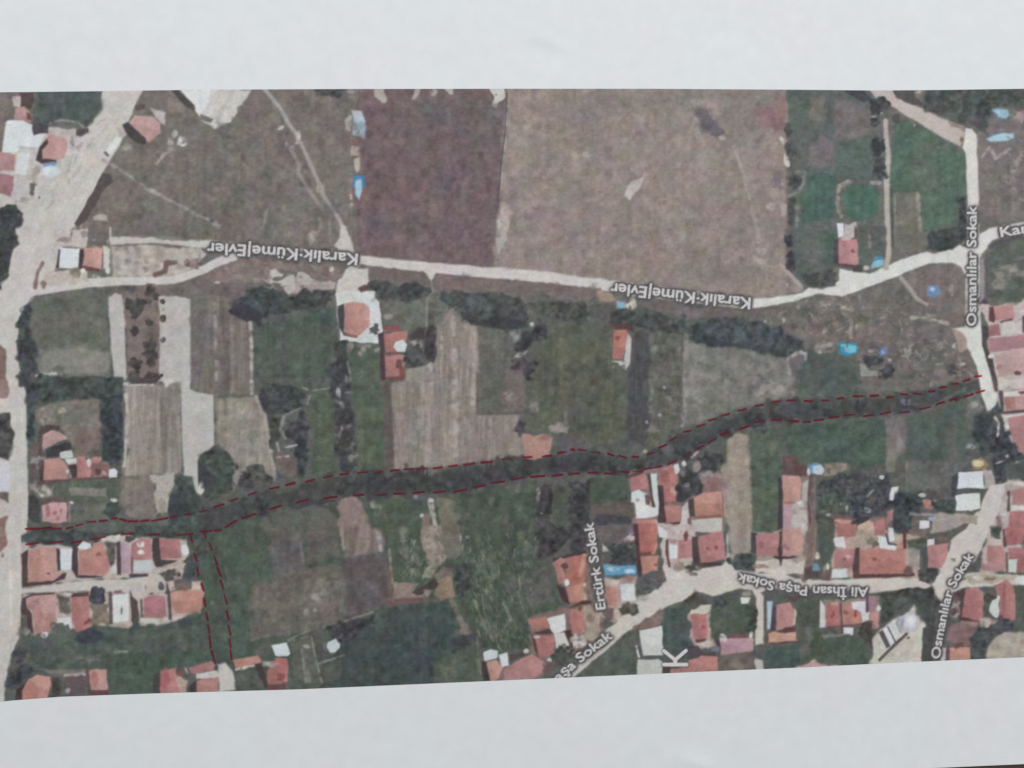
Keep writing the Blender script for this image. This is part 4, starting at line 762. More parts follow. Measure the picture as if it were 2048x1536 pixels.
l((172, 162, 152), '1590,400 1700,370 1800,350', 30); E('T', (103, 96, 93), 1720, 470, 98, 58); T((84, 96, 90), '1900,280 2060,120 2060,520 1980,500 1880,480 1870,380'); e((79, 87, 88), 1920, 400, 44, 105)
X((186, 176, 164), '1560,460 1640,440 1700,560 1700,640 1520,660'); e((92, 92, 92), 1650, 580, 26, 38); e((150, 140, 130), 1490, 590, 14, 30)
P('Y', (186, 168, 158), '230,650 600,640 900,625 1330,650 1700,640 2048,600 2048,880 1850,900 1640,990 1350,1000 960,990 740,1020 560,1060 340,1060 270,880')
S((103, 75, 76), '208,800 230,700 330,650 560,640 560,665 330,680 270,720 280,800 330,860 342,1065 280,1020 270,880 220,870'); R((191, 143, 135), '270,700 330,670 560,660 590,750 580,800 580,960 520,1050 360,1060 330,900 320,820 270,780'); X((184, 127, 121), '340,850 400,800 440,860 570,830 570,960 520,1040 360,1050', soft=4); X((178, 122, 118), '275,780 390,690 400,800 330,830', soft=4, op=.6)
T((112, 104, 93), '580,660 720,680 720,850 590,880'); S((110, 78, 76), '720,650 910,632 910,680 730,692'); R((187, 114, 108), '730,690 900,680 920,880 930,960 900,1010 780,1050 750,950 730,850'); X((196, 126, 120), '810,690 900,685 915,880 850,920', op=.6); e((140, 84, 80), 890, 940, 53, 22, -25, soft=3); e((200, 196, 192), 690, 655, 40, 18)
W((206, 206, 206), '590,900 720,890 740,1010 680,1000 640,970 590,960'); E('T', (78, 80, 91), 1000, 690, 78, 88); e((70, 74, 92), 1020, 630, 40, 24); X((129, 115, 99), '930,780 1110,760 1120,960 1000,980 940,960'); e((150, 134, 118), 1060, 900, 50, 60)
W((212, 214, 210), '1150,670 1310,650 1322,900 1310,940 1160,945'); e((110, 112, 110), 1245, 830, 8, 30, soft=2); l((95, 83, 86), '1130,650 1135,950', 36); S((99, 83, 86), '1332,620 1350,940 1400,960 1440,900 1410,740 1350,680'); l((188, 182, 174), '1420,760 1440,900', 20); X((186, 178, 172), '1340,610 1520,620 1510,690 1400,690'); e((140, 110, 100), 1220, 630, 50, 18, -15); e((170, 140, 132), 1250, 980, 70, 26)
R((177, 113, 115), '1470,700 1560,660 1690,680 1710,890 1640,910 1470,890'); W((197, 195, 183), '1430,910 1600,910 1640,950 1580,980 1500,970'); e((208, 198, 196), 1690, 910, 33, 26, soft=3); l(SH, '1722,560 1745,900', 38); l((99, 80, 85), '1447,720 1452,880', 24)
R((195, 129, 109), '1740,640 1860,610 2048,610 2095,620 2075,800 2048,830 1830,860 1770,820'); X((200, 152, 130), '1740,650 1860,640 1860,720 1760,740', op=.6); e((202, 178, 168), 1790, 880, 36, 46); e((204, 184, 176), 1850, 890, 28, 26); X((192, 170, 157), '1720,540 1780,520 1800,600 1740,640'); e((130, 96, 86), 1870, 585, 75, 36); X((196, 170, 152), '1960,520 2060,520 2060,610 1960,610')
# dark green belt
P('F', (84, 98, 86), '250,1130 480,1110 560,1010 640,980 740,1050 900,1030 1000,970 1350,1030 1400,960 1500,980 1640,980 1800,960 1900,890 2048,860 2120,880 2150,1340 1640,1420 1100,1400 400,1460 300,1300', lab='dark green belt behind the lower left houses')
e((97, 105, 99), 630, 1070, 108, 96); S((73, 78, 91), '780,1070 920,1010 1060,1050 1060,1130 880,1170 760,1150', soft=7); T((84, 86, 93), '115,1280 200,1190 290,1200 270,1350 160,1380'); X((79, 93, 91), '250,1140 520,1150 700,1250 320,1280', soft=7); e((121, 125, 113), 880, 1330, 150, 45, soft=8); l((144, 152, 142), '1180,1250 1300,1245', 22); e((72, 84, 84), 1400, 1030, 60, 60); e((74, 86, 82), 1900, 960, 70, 50); e((100, 108, 92), 1550, 1100, 150, 60, soft=12, op=.6)
P('F', (79, 98, 82), '1110,1310 1640,1280 2048,1200 2100,1330 1640,1420 1600,1660 1110,1690', lab='smooth dark green plot'); T((74, 82, 91), '60,1560 130,1420 270,1370 380,1450 300,1510 220,1560 150,1640 60,1600'); X((127, 119, 107), '400,1420 900,1440 880,1480 560,1500', soft=6); e((122, 120, 114), 240, 1040, 52, 62); e((158, 152, 148), 255, 1045, 36, 42); e((209, 209, 209), 450, 1080, 37, 31, soft=2.5)
specks('X', [(98, 110, 96), (72, 84, 82), (106, 114, 100)], '300,1180 2000,950 2040,1200 1100,1380 350,1420', 70, 4, 13, 5, .55)
# ---- bottom edge houses
tile(0, 1290, 3.4133)
S((91, 65, 68), '100,400 110,300 200,235 160,310 155,400'); R((197, 139, 121), '150,310 200,230 260,200 340,220 352,270 310,400 155,400'); X((186, 110, 101), '155,310 210,240 260,300 240,400 160,400', soft=5, op=.7); T((91, 88, 81), '355,220 410,240 440,300 430,400 340,400'); S((118, 98, 102), '440,210 590,200 580,400 450,400'); l((178, 162, 162), '440,208 582,200', 18); e((202, 192, 192), 465, 310, 18, 20)
R((193, 137, 125), '605,180 660,165 725,170 737,310 620,310'); e((177, 104, 100), 650, 240, 22, 48, soft=4); l(SH, '595,180 607,320', 18); S((120, 76, 76), '600,312 742,306 742,345 600,345')
R((191, 117, 113), '1095,180 1200,160 1200,210 1250,250 1250,360 1090,360'); e((177, 91, 101), 1120, 230, 26, 66, soft=4); S((83, 74, 81), '1050,200 1092,180 1090,360 1045,360'); X((188, 152, 138), '1200,200 1290,240 1270,360 1220,360'); S((84, 70, 72), '1290,270 1342,235 1342,360 1300,360'); e((130, 84, 80), 1230, 190, 26, 26)
R((173, 112, 108), '1280,150 1440,110 1470,130 1460,170 1330,200 1300,190'); l((206, 202, 198), '1262,150 1280,190', 18, soft=2.5); X((198, 190, 182), '1340,198 1480,175 1480,225 1340,230', soft=3); R((185, 124, 114), '1340,240 1490,225 1492,360 1345,360'); e((130, 84, 80), 1305, 212, 20, 12)
R((193, 129, 113), '1590,100 1760,70 1780,110 1740,140 1610,160'); l((204, 196, 186), '1610,168 1750,142', 16, soft=2.5); P('Y', (88, 96, 87), '1600,190 1810,170 1830,360 1620,360'); S((86, 70, 73), '1740,130 1790,130 1830,280 1810,300 1760,200'); R((181, 108, 100), '1820,180 1880,90 1960,90 1970,190 1950,260 1830,275'); e((150, 80, 76), 1920, 220, 30, 26); e((178, 170, 168), 1840, 130, 38, 22); S((130, 84, 80), '1830,272 1950,260 1940,360 1830,360')
# ---- lower middle fields
tile(400, 1060)
T((80, 90, 88), '-60,60 60,80 90,200 60,330 -40,320'); l((121, 115, 113), '1030,130 1060,330', 18)
l((152, 136, 128), '1450,-30 1470,200', 34, soft=5); l((152, 134, 126), '1720,-30 1720,180', 34, soft=5); l((168, 160, 158), '1830,30 1850,200', 46, soft=5); l((112, 96, 92), '1600,-30 1560,230', 50, soft=6); l((147, 144, 130), '1940,200 1970,540', 22)
e((131, 123, 109), 1300, 650, 150, 240, soft=16, op=.7); e((162, 150, 142), 1090, 840, 38, 38, soft=5); e((150, 142, 134), 1180, 820, 18, 24); e((150, 143, 135), 1190, 690, 55, 55, soft=8); e((126, 109, 95), 1340, 760, 75, 75, soft=8); l((121, 94, 88), '1930,420 1950,760', 50, soft=6, op=.8)
X((98, 96, 88), '540,820 900,860 860,1050 560,1080', soft=14, op=.6); specks('X', [(118, 112, 100), (96, 94, 84), (126, 118, 106)], '560,600 1450,420 1480,880 1000,1050 560,1080', 60, 4, 15, 7, .5)
specks('X', [(92, 108, 90), (74, 90, 78)], '100,100 700,50 720,540 480,560 480,1200 200,1280', 60, 5, 15, 7, .5); specks('X', [(108, 98, 98), (94, 84, 86)], '1500,360 1920,250 1940,740 1520,880', 30, 5, 14, 7, .5)
l((132, 124, 115), '530,1130 700,1080', 26, op=.6); l((134, 126, 117), '900,1130 1050,1055 1470,935 1780,840', 16)
T((77, 78, 83), '1300,1000 1560,950 1800,860 1780,980 1560,1100 1500,1150 1320,1120'); X((92, 86, 86), '1050,1080 1250,980 1280,1150 1100,1150'); X((92, 92, 85), '540,1180 740,1130 740,1270 560,1280'); e((70, 78, 86), 1540, 1400, 90, 110, soft=14, op=.6)
X((100, 104, 92), '920,1150 1120,1110 1180,1300 1240,1560 960,1560'); e((92, 94, 88), 1110, 1300, 50, 70); e((86, 84, 84), 1260, 1260, 55, 75); e((120, 104, 104), 1290, 1190, 20, 40); X((88, 96, 86), '1260,1400 1440,1330 1440,1560 1280,1560')
l((142, 140, 132), '1140,1090 1180,1300 1250,1560', 18); l((142, 140, 132), '1210,1370 1480,1280', 18); l((140, 138, 128), '1040,1220 1090,1560', 22); l((136, 132, 122), '910,1140 1110,1090', 18); e((152, 152, 148), 1095, 1195, 30, 20); e((130, 132, 124), 1110, 1480, 24, 60)
W((193, 199, 201), '1310,1150 1380,1120 1430,1170 1430,1210 1390,1260 1340,1250 1310,1200', wob=3.5); W((201, 209, 211), '725,1180 890,1150 930,1270 900,1295 770,1290')
l((112, 122, 106), '260,380 300,560', 20, op=.7); e((110, 122, 108), 125, 745, 25, 22)
# ---- meadow and houses left of the short street
tile(800, 1060)
X((151, 139, 127), '230,-40 420,-40 440,200 480,290 430,360 350,440 230,500 220,460 300,350 270,250 210,150', soft=5); specks('X', [(130, 112, 100), (172, 162, 148), (112, 104, 90)], '230,0 420,0 460,290 350,430 240,480 270,250', 40, 2, 7, 3, .7)
X((112, 110, 96), '430,-40 600,-40 660,200 560,300 480,280'); specks('X', [(132, 134, 114), (70, 82, 66), (120, 124, 104)], '0,0 210,0 200,220 260,340 200,470 0,500', 36, 3, 9, 4, .7)
e((113, 115, 101), 900, 350, 110, 95, soft=9, op=.8); e((116, 116, 102), 960, 440, 55, 55, soft=7, op=.8); l((122, 126, 108), '760,720 830,900 900,1060', 30, soft=5); l((121, 119, 109), '1060,740 1130,920', 32, soft=5); l((113, 113, 101), '1170,480 1240,700', 24, soft=5); e((180, 180, 168), 690, 70, 26, 18, soft=3); e((150, 150, 134), 620, 80, 14, 40); e((160, 158, 150), 715, 195, 10, 22)
X((95, 92, 90), '1080,560 1450,380 1560,460 1580,740 1320,780 1150,700', soft=9); e((112, 104, 112), 1370, 720, 60, 60, soft=8); e((118, 112, 102), 1470, 410, 40, 50)
specks('X', [(104, 110, 94), (68, 80, 68), (92, 104, 84), (116, 118, 104)], '620,50 1400,30 1550,450 1600,700 1330,880 1340,1180 1000,1220 780,1050', 150, 3, 11, 4, .6)
strokes([(122, 126, 108), (134, 134, 118), (66, 80, 64), (104, 114, 94)], '610,60 1400,40 1420,320 1320,900 1330,1180 1000,1220 790,1050 700,600', 260, 4, 18, 2.4, 16, 22, .75)
strokes([(136, 138, 118), (70, 82, 66), (150, 148, 130)], '20,20 205,20 190,220 260,340 190,470 20,490', 40, 3, 9, 2.4, 0, 40, .7)
strokes([(176, 164, 150), (124, 106, 94), (110, 104, 90)], '235,10 420,10 460,290 340,430 240,480 280,260', 36, 3, 9, 2.2, 0, 50, .7)
strokes([(78, 96, 92), (58, 72, 70)], '20,800 490,750 550,900 560,1080 300,1350 20,1500', 60, 8, 28, 2.6, 4, 8, .4)
E('T', (73, 78, 81), 640, 520, 75, 140); X((130, 105, 100), '350,440 440,360 530,400 520,480 380,500', soft=5)
X((148, 125, 115), '-60,540 200,540 130,640 240,690 -60,720'); X((121, 89, 85), '-60,705 350,690 480,720 -60,770'); R((147, 123, 101), '380,520 480,470 530,500 560,680 420,720 350,660'); S((91, 65, 66), '125,640 350,500 400,550 380,590 180,670'); e((150, 132, 126), 300, 640, 50, 36)
l((131, 119, 105), '530,720 600,880 660,1000', 54, soft=5); e((132, 115, 107), 650, 1040, 85, 34); l((84, 72, 68), '640,740 700,900', 40, op=.6)
e((65, 74, 84), 250, 1350, 100, 160, soft=16, op=.6); e((74, 76, 82), 620, 1130, 130, 40, -15, soft=7); e((78, 90, 86), 120, 900, 100, 80, soft=12, op=.5)
P('F', (88, 100, 85), '540,1260 780,1150 830,1400 840,1560 360,1560 340,1370'); e((104, 112, 98), 480, 1450, 90, 60, soft=9); l((132, 142, 128), '790,1100 810,1400', 16); X((112, 118, 102), '780,1330 840,1340 840,1480 790,1440')
T((81, 79, 81), '1420,-40 1800,-40 1800,60 1560,250 1430,320')
P('Y', (150, 110, 102), '1560,300 1930,220 1980,700 2100,780 2100,1080 1960,1150 1800,1250 1460,1480 1300,1560 840,1560 850,1330 1100,1400 1330,1260 1320,900 1720,780', op=.75)
S((88, 70, 71), '1560,290 1700,255 1900,205 1920,240 1700,285 1570,330'); R((187, 122, 114), '1570,340 1640,280 1700,300 1680,420 1700,540 1630,550 1610,440'); R((187, 106, 92), '1700,285 1920,240 1900,400 1880,550 1740,560 1700,480'); l((205, 146, 120), '1885,260 1845,450', 44, soft=3.5); X((176, 112, 108), '1700,290 1760,280 1760,420 1710,460', op=.7); e((208, 206, 204), 1705, 540, 23, 38, soft=2.5); e((112, 70, 72), 1690, 370, 33, 38, soft=3.5); S((92, 64, 66), '1600,560 1690,590 1740,770 1650,720')
R((193, 127, 105), '1700,580 1880,550 1890,730 1740,750'); l((198, 172, 152), '1890,560 1900,700', 28); S((100, 65, 64), '1735,790 1860,725 1960,722 1960,752 1860,765 1740,800'); R((189, 120, 112), '1740,810 1880,800 1900,1050 1780,1060 1740,950'); X((170, 152, 134), '1880,780 2060,780 2060,1080 1960,1130 1900,1080'); e((140, 120, 104), 1960, 900, 40, 60); e((124, 84, 80), 1840, 800, 28, 36)
R((181, 114, 96), '1320,920 1500,890 1520,1000 1350,1030'); S((100, 68, 66), '1360,1050 1540,1010 1560,1060 1400,1075'); W((206, 210, 210), '1510,910 1690,850 1705,1030 1580,1060 1550,1020'); R((185, 108, 104), '1380,1090 1570,1080 1590,1220 1560,1290 1420,1310'); W((198, 194, 186), '1580,1060 1680,1050 1730,1180 1640,1200 1600,1230'); S((91, 61, 63), '1680,1030 1740,1020 1792,1180 1760,1212'); S((96, 64, 66), '1340,1060 1380,1090 1420,1300 1380,1240'); e((204, 196, 194), 1830, 1140, 66, 52); E('T', (84, 90, 83), 1650, 1290, 110, 88); e((190, 180, 172), 1400, 1095, 28, 22)
S((83, 66, 71), '830,1340 880,1350 925,1560 850,1560'); W((197, 203, 209), '850,1250 930,1210 1000,1240 1000,1310 870,1340'); W((204, 208, 208), '1010,1280 1100,1250 1120,1390 1040,1410'); R((199, 141, 119), '890,1360 990,1330 1060,1410 1020,1500 935,1570'); R((183, 125, 119), '1060,1430 1190,1340 1350,1260 1480,1370 1460,1460 1300,1560 1070,1560'); S((96, 84, 80), '1120,1280 1290,1240 1280,1290 1130,1350'); e((192, 182, 174), 1290, 1250, 33, 22); e((202, 198, 196), 1530, 1340, 18, 28, soft=2.5); e((120, 92, 88), 1520, 1430, 50, 60)
P('F', (90, 98, 87), '1760,1536 2048,1310 2240,1170 2330,1100 2400,1110 2430,1350 2420,1540 2048,1560 1760,1560', lab='green plot below the diagonal street')
L('D', (192, 182, 172), '1790,1430 2048,1255 2130,1180', 40, n='printed_road')
# ---- street junction houses
tile(1200, 1060)
X((112, 98, 102), '-60,-60 330,-60 340,120 200,160 -60,100'); X((188, 172, 167), '20,130 100,220 20,230', soft=3.5); e((184, 168, 164), 300, 80, 50, 34, -30); E('T', (77, 82, 85), 230, 260, 135, 125); P('Y', (178, 150, 140), '20,480 370,480 380,720 150,960 20,900')
B((108, 160, 191), '30,350 370,370 360,450 60,480', lab='blue tarpaulin roof by the short street'); e((184, 208, 217), 160, 400, 60, 22, soft=3); e((180, 205, 216), 300, 420, 48, 26, soft=3); l((58, 120, 162), '60,472 330,457', 14)
R((185, 104, 94), '385,-60 590,-60 570,150 530,240 400,240'); S((150, 80, 80), '405,228 525,222 525,262 408,264'); R((191, 129, 109), '410,270 600,260 590,420 440,450'); e((160, 80, 70), 570, 360, 28, 18, soft=2.5); S((95, 65, 72), '340,-60 385,-60 410,260 432,480 390,480 370,200')
P('Y', (186, 172, 166), '600,-60 1000,-60 1000,400 700,400 640,300'); W((208, 208, 208), '600,-40 690,20 680,80 600,80'); W((207, 212, 214), '710,150 790,160 790,290 720,290'); R((189, 124, 122), '800,110 940,90 940,290 800,290'); e((170, 120, 120), 750, 110, 28, 22); S((108, 73, 78), '672,110 700,90 700,260 725,380 700,380 672,240'); e((128, 79, 76), 880, 70, 23, 42, soft=3); e((150, 126, 118), 810, 370, 40, 40)
S((99, 73, 76), '940,70 1000,60 1022,340 1250,328 1240,362 1060,382 950,345'); R((187, 118, 114), '1000,60 1260,10 1292,300 1030,340')
for a in ((1100, 185, 19, 20), (1190, 178, 19, 20)): e((160, 84, 84), *a, soft=2.5)
E('T', (96, 92, 93), 960, 370, 68, 58); e((120, 106, 104), 960, 450, 40, 24); l((198, 182, 172), '1302,50 1312,280', 18); E('T', (84, 98, 97), 1480, 320, 118, 82)
P('Y', (176, 156, 146), '1590,30 2048,-20 2100,200 2080,420 1600,420', op=.8); X((196, 186, 172), '1600,310 2100,300 2080,450 1600,440', soft=4); e((150, 120, 106), 1650, 370, 70, 22)
S((92, 80, 85), '1545,30 1605,30 1600,240 1550,230'); S((95, 71, 76), '1825,40 1872,0 1872,260 2030,258 2030,290 1862,292 1862,370 1838,370 1838,300 1780,280'); R((185, 118, 118), '1600,60 1700,30 1830,40 1822,260 1610,272'); R((195, 139, 129), '1870,-10 2048,-20 2078,100 2068,262 1872,260'); e((160, 100, 108), 1900, 180, 36, 33); e((168, 100, 104), 1655, 155, 16, 26)
T((100, 100, 99), '360,560 480,470 600,480 620,560 520,640 430,680 370,660'); e((120, 90, 80), 630, 480, 36, 38); X((192, 174, 162), '40,500 210,500 200,560 50,570'); e((150, 110, 100), 290, 500, 58, 36); W((201, 203, 205), '210,560 350,550 370,720 220,730'); R((191, 125, 109), '50,580 160,590 170,780 70,770'); E('T', (104, 96, 85), 290, 810, 92, 73); e((172, 160, 142), 440, 700, 56, 36); X((112, 88, 88), '20,800 140,800 140,920 60,950'); e((198, 192, 180), 190, 900, 38, 38)
X((136, 108, 102), '340,1010 520,890 620,800 660,830 640,990 400,1020'); P('F', (74, 88, 84), '660,800 860,760 930,820 940,1150 900,1320 650,1210 640,1000', lab='dark teal garden'); T((104, 96, 86), '860,730 980,650 1060,660 1140,740 1100,770 920,800')
W((203, 207, 203), '405,1030 630,990 645,1190 640,1280 450,1290 430,1200 410,1130'); X((192, 196, 192), '425,1160 640,1150 640,1280 450,1290', soft=3, op=.8); W((187, 187, 179), '390,1330 600,1320 640,1350 640,1500 380,1500'); l((204, 204, 200), '372,1190 400,1300', 18, soft=2.5); l((89, 93, 92), '388,1050 425,1300 620,1298', 22); S((82, 72, 76), '640,1400 720,1400 720,1500 640,1500')
P('Y', (176, 150, 140), '920,800 1140,760 1130,1100 1200,1200 1000,1220 920,1100'); R((189, 112, 108), '930,860 1080,840 1110,1010 1080,1120 950,1110'); X((202, 190, 172), '920,810 1140,760 1140,830 1080,850 930,860', soft=3); l((198, 166, 152), '1112,880 1130,1100', 28); e((160, 84, 80), 1060, 1000, 23, 28); S((118, 70, 72), '970,1120 1085,1110 1085,1150 985,1155')
P('F', (86, 96, 82), '1150,700 1300,690 1400,620 1460,700 1540,760 1590,720 1600,900 1560,1050 1340,1070 1140,1100 1130,900', lab='green garden beside the alley'); E('T', (76, 84, 79), 1550, 900, 50, 150); E('T', (80, 88, 87), 1230, 740, 68, 48); e((92, 90, 96), 1370, 680, 50, 40); W((207, 206, 202), '1440,690 1540,690 1520,750 1445,755'); e((150, 140, 124), 1500, 650, 50, 30)
e((192, 182, 172), 1060, 1170, 66, 36); e((130, 130, 160), 1170, 1220, 56, 26); S((90, 84, 88), '890,1180 1000,1190 1060,1250 1180,1250 1190,1290 900,1330')
S((108, 78, 84), '1180,1120 1230,1130 1240,1200 1200,1180'); R((185, 141, 151), '1230,1110 1400,1090 1580,1110 1570,1240 1240,1290'); S((150, 92, 96), '1335,1075 1510,1070 1510,1105 1345,1110'); e((206, 200, 198), 1270, 1105, 48, 32, soft=3); e((206, 202, 200), 1545, 1085, 24, 33, soft=3)
R((189, 121, 111), '910,1330 1040,1290 1200,1300 1212,1500 900,1500 720,1500 720,1430 900,1390'); P('Y', (110, 98, 90), '1230,1290 1570,1250 1585,1480 1230,1480'); e((132, 120, 106), 1400, 1370, 78, 46, soft=7)
B((173, 193, 207), '1705,730 1770,730 1750,1010 1710,1010'); S((88, 78, 100), '1765,780 1808,770 1790,1030 1745,1030'); l((104, 86, 96), '1690,720 1690,1020', 18); S((110, 84, 88), '1790,1040 2010,990 2030,1170 1710,1180 1700,1060'); R((187, 129, 125), '1800,760 1950,740 2000,830 2000,960 1950,1000 1810,1030'); X((192, 172, 162), '1990,780 2018,850 2000,970 1970,980', soft=2.5); S((118, 74, 76), '1810,1050 1900,1000 2010,985 2005,1015 1900,1050'); R((197, 145, 125), '1720,1060 1790,1040 1900,1060 2010,1040 2015,1130 1720,1160')
P('F', (74, 92, 86), '1690,1190 2048,1170 2050,1480 1690,1480', lab='dark teal plot at the bottom edge'); X((92, 94, 92), '1590,1190 1700,1190 1700,1320 1590,1320'); X((183, 181, 169), '1590,1320 1670,1330 1680,1480 1590,1480', soft=3.5); S((104, 86, 88), '1900,670 2048,680 2060,740 1960,740')
tile(1500, 1060)
X((127, 101, 93), '600,-60 700,-60 640,260 580,480 540,510 570,380'); l((150, 124, 112), '670,-40 660,200', 20, op=.6); X((86, 96, 88), '700,-60 870,-60 850,400 760,400 710,300'); B((122, 152, 167), '620,350 690,330 720,400 690,420 630,410'); e((192, 180, 167), 690, 270, 28, 38); S((108, 88, 86), '560,400 640,350 640,420 740,440 720,490 560,500'); X((110, 90, 86), '740,430 840,370 840,500 740,510'); e((204, 200, 194), 790, 380, 18, 33, soft=3); e((150, 130, 118), 770, 400, 20, 40)
P('Y', (178, 152, 136), '860,20 1400,-20 1536,40 1740,60 1740,500 1060,490 840,490')
R((179, 110, 104), '870,-60 1090,-60 1080,70 900,70'); W((206, 208, 210), '860,80 960,70 980,180 870,180'); R((179, 113, 115), '870,190 1080,200 1070,370 1000,390 860,390'); e((200, 160, 156), 1005, 275, 26, 24, soft=4); e((150, 90, 90), 970, 295, 18, 16); W((206, 207, 208), '840,400 990,400 1000,490 840,490'); e((192, 152, 150), 1025, 440, 28, 38); S((108, 74, 76), '1080,180 1125,180 1125,450 1536,440 1680,440 1690,470 1536,482 1400,492 1060,492 1050,380')
R((191, 121, 107), '1120,200 1320,170 1490,200 1560,100 1640,100 1590,190 1590,440 1536,450 1120,450'); e((160, 80, 70), 1280, 300, 19, 19, soft=2.5); X((184, 110, 96), '1400,320 1590,300 1590,440 1400,440', soft=8, op=.5); e((132, 118, 98), 1230, 120, 78, 46); e((104, 92, 80), 1290, 150, 30, 30)
W((207, 209, 211), '1310,60 1400,80 1430,150 1500,170 1490,212 1330,190'); l((78, 85, 100), '1395,40 1420,140 1500,150', 18, soft=2.5); W((204, 208, 212), '1410,-30 1470,-20 1480,110 1430,120'); S((104, 66, 70), '1560,-40 1600,-40 1600,190 1570,190'); R((178, 112, 106), '1270,-40 1385,-40 1385,50 1270,50'); E('T', (72, 84, 100), 1510, -10, 40, 40)
P('F', (80, 90, 79), '480,690 700,720 710,1150 700,1320 520,1350 490,900', lab='dark garden strip between the houses'); W((197, 195, 191), '720,720 770,780 775,1000 712,1000'); e((100, 108, 104), 600, 1060, 40, 70)
P('Y', (172, 140, 130), '770,720 1330,680 1330,1000 1200,1020 1140,960 960,1010 780,1000', op=.8)
R((183, 104, 100), '780,780 850,730 912,760 922,970 790,990'); e((150, 76, 72), 845, 870, 24, 28, soft=3); X((200, 150, 138), '820,740 910,740 905,770 830,775', soft=3); R((191, 123, 109), '950,750 1040,760 1050,820 1140,830 1130,950 960,970'); e((182, 62, 56), 1080, 865, 17, 48, soft=2.5); e((150, 84, 80), 980, 850, 28, 22, soft=3); W((205, 204, 203), '1040,740 1180,730 1222,820 1210,920 1150,940 1140,830 1050,810'); l((108, 69, 74), '928,750 942,1060', 22); l((120, 80, 80), '800,998 1130,970', 22); R((161, 121, 131), '1200,670 1290,680 1290,830 1200,830'); l((95, 65, 84), '1200,680 1200,830', 24); R((195, 135, 127), '1230,850 1320,850 1310,990 1240,1000'); W((206, 210, 210), '960,1000 1060,1000 1050,1080 960,1070'); e((206, 204, 200), 1315, 800, 22, 34, soft=3)
X((130, 128, 122), '740,1080 960,1060 950,1120 760,1130'); P('F', (80, 96, 80), '700,1120 1000,1080 1200,1150 1250,1370 1240,1440 1000,1440 900,1340 560,1320', lab='green garden at the bottom edge'); E('T', (84, 86, 83), 1200, 1050, 78, 96); E('T', (100, 96, 88), 1260, 1190, 36, 60); X((192, 152, 142), '480,1400 600,1350 660,1330 720,1370 910,1370 920,1440 480,1450', soft=3.5); e((104, 100, 98), 560, 1240, 60, 50)
tile(1648, 1060)
T((92, 102, 88), '850,110 1040,70 1050,180 1000,200 880,180'); e((142, 138, 130), 920, 300, 56, 100, soft=6); S((91, 90, 89), '1000,200 1052,180 1062,390 1180,410 1150,500 1060,550 970,520 980,420 1010,380'); E('T', (88, 90, 86), 1070, 460, 100, 80); e((118, 88, 80), 870, 420, 40, 30)
R((191, 127, 121), '1060,160 1280,130 1270,260 1200,390 1060,390'); W((206, 204, 200), '1060,100 1130,90 1130,150 1060,160'); e((130, 100, 84), 1210, 95, 50, 22); e((122, 106, 92), 1320, 305, 40, 28)
P('Y', (186, 166, 156), '1690,20 2500,0 2500,460 1870,440 1600,420 1620,200'); R((181, 106, 106), '1860,-20 2500,-20 2500,150 1860,155'); T((90, 100, 88), '1720,-20 1820,-20 1800,90 1720,50'); X((198, 182, 174), '1700,100 1810,100 1810,160 1690,150'); R((189, 122, 116), '1670,160 1810,160 1850,230 1860,320 1830,350 1670,340'); R((177, 125, 123), '1610,340 1850,340 1850,430 1610,410'); R((177, 106, 106), '1890,180 2500,180 2500,450 1890,440'); W((193, 201, 197), '1890,300 1980,300 1970,440 1890,430'); l((103, 71, 76), '1842,0 1852,160', 28); l((110, 76, 78), '1872,240 1872,430', 20); E('T', (88, 85, 84), 2050, 130, 42, 58)
X((178, 164, 146), '1400,450 1990,460 1900,530 1500,560'); e((142, 126, 108), 1700, 500, 58, 18); e((142, 126, 108), 1440, 500, 48, 18); e((204, 200, 192), 1570, 490, 44, 26)
P('F', (90, 98, 85), '1930,600 2048,570 2500,560 2500,920 1970,925 1960,700', lab='green garden at the lower right edge'); S((98, 69, 76), '1320,640 1450,590 1412,880 1600,910 1580,955 1390,940 1380,880 1370,720'); R((185, 110, 108), '1450,590 1570,590 1640,640 1630,880 1590,920 1410,890 1420,800'); X((196, 140, 132), '1570,595 1640,640 1630,760 1580,700', op=.6); X((194, 134, 128), '1400,930 1580,950 1560,1000 1420,990', op=.8)
e((192, 168, 163), 1340, 800, 48, 85); e((110, 80, 86), 1325, 830, 30, 38); e((108, 78, 84), 1350, 700, 34, 40)
R((181, 112, 110), '1740,570 1870,500 1950,580 1960,760 1960,930 1800,910 1790,700'); l((166, 94, 94), '1850,560 1830,900', 30, soft=4); W((197, 205, 201), '1700,770 1750,670 1800,680 1780,910 1740,890 1690,830'); E('T', (108, 97, 85), 1690, 680, 56, 58); l((90, 84, 80), '1640,800 1700,900 1760,930', 44); e((206, 210, 212), 2040, 520, 60, 50, n='printed_white_roof')
T((80, 90, 82), '560,680 650,630 720,680 760,640 820,610 960,590 1080,600 1180,740 1150,880 1110,980 1030,960 980,840 930,730 820,760 720,860 620,970 570,1000 580,850 610,780 560,740', lab='ring of trees around the domed building'); S((80, 84, 81), '1000,620 1170,740 1130,960 1040,960 960,720', op=.7); e((97, 105, 93), 780, 720, 78, 36)
L('T', (76, 80, 78), '720,680 820,640 960,620 1060,650 1130,750 1110,880 1070,950', 70, n='printed_tree'); L('T', (84, 92, 84), '600,720 640,680', 50)
P('Y', (193, 187, 173), '640,970 760,890 920,780 960,860 1040,970 1040,1040 1005,1400 480,1400 510,1100 570,1010', lab='pale yard of the domed building'); X((199, 201, 197), '650,980 740,920 770,1040 815,1065 760,1120 720,1110', soft=3)
S((104, 98, 100), '560,1050 600,1020 682,1190 640,1212', soft=2.5, wob=.8); W((206, 211, 213), '608,1012 640,990 722,1150 682,1182', wob=.8); l((82, 91, 110), '652,990 732,1150', 15, soft=2.5, wob=.8)
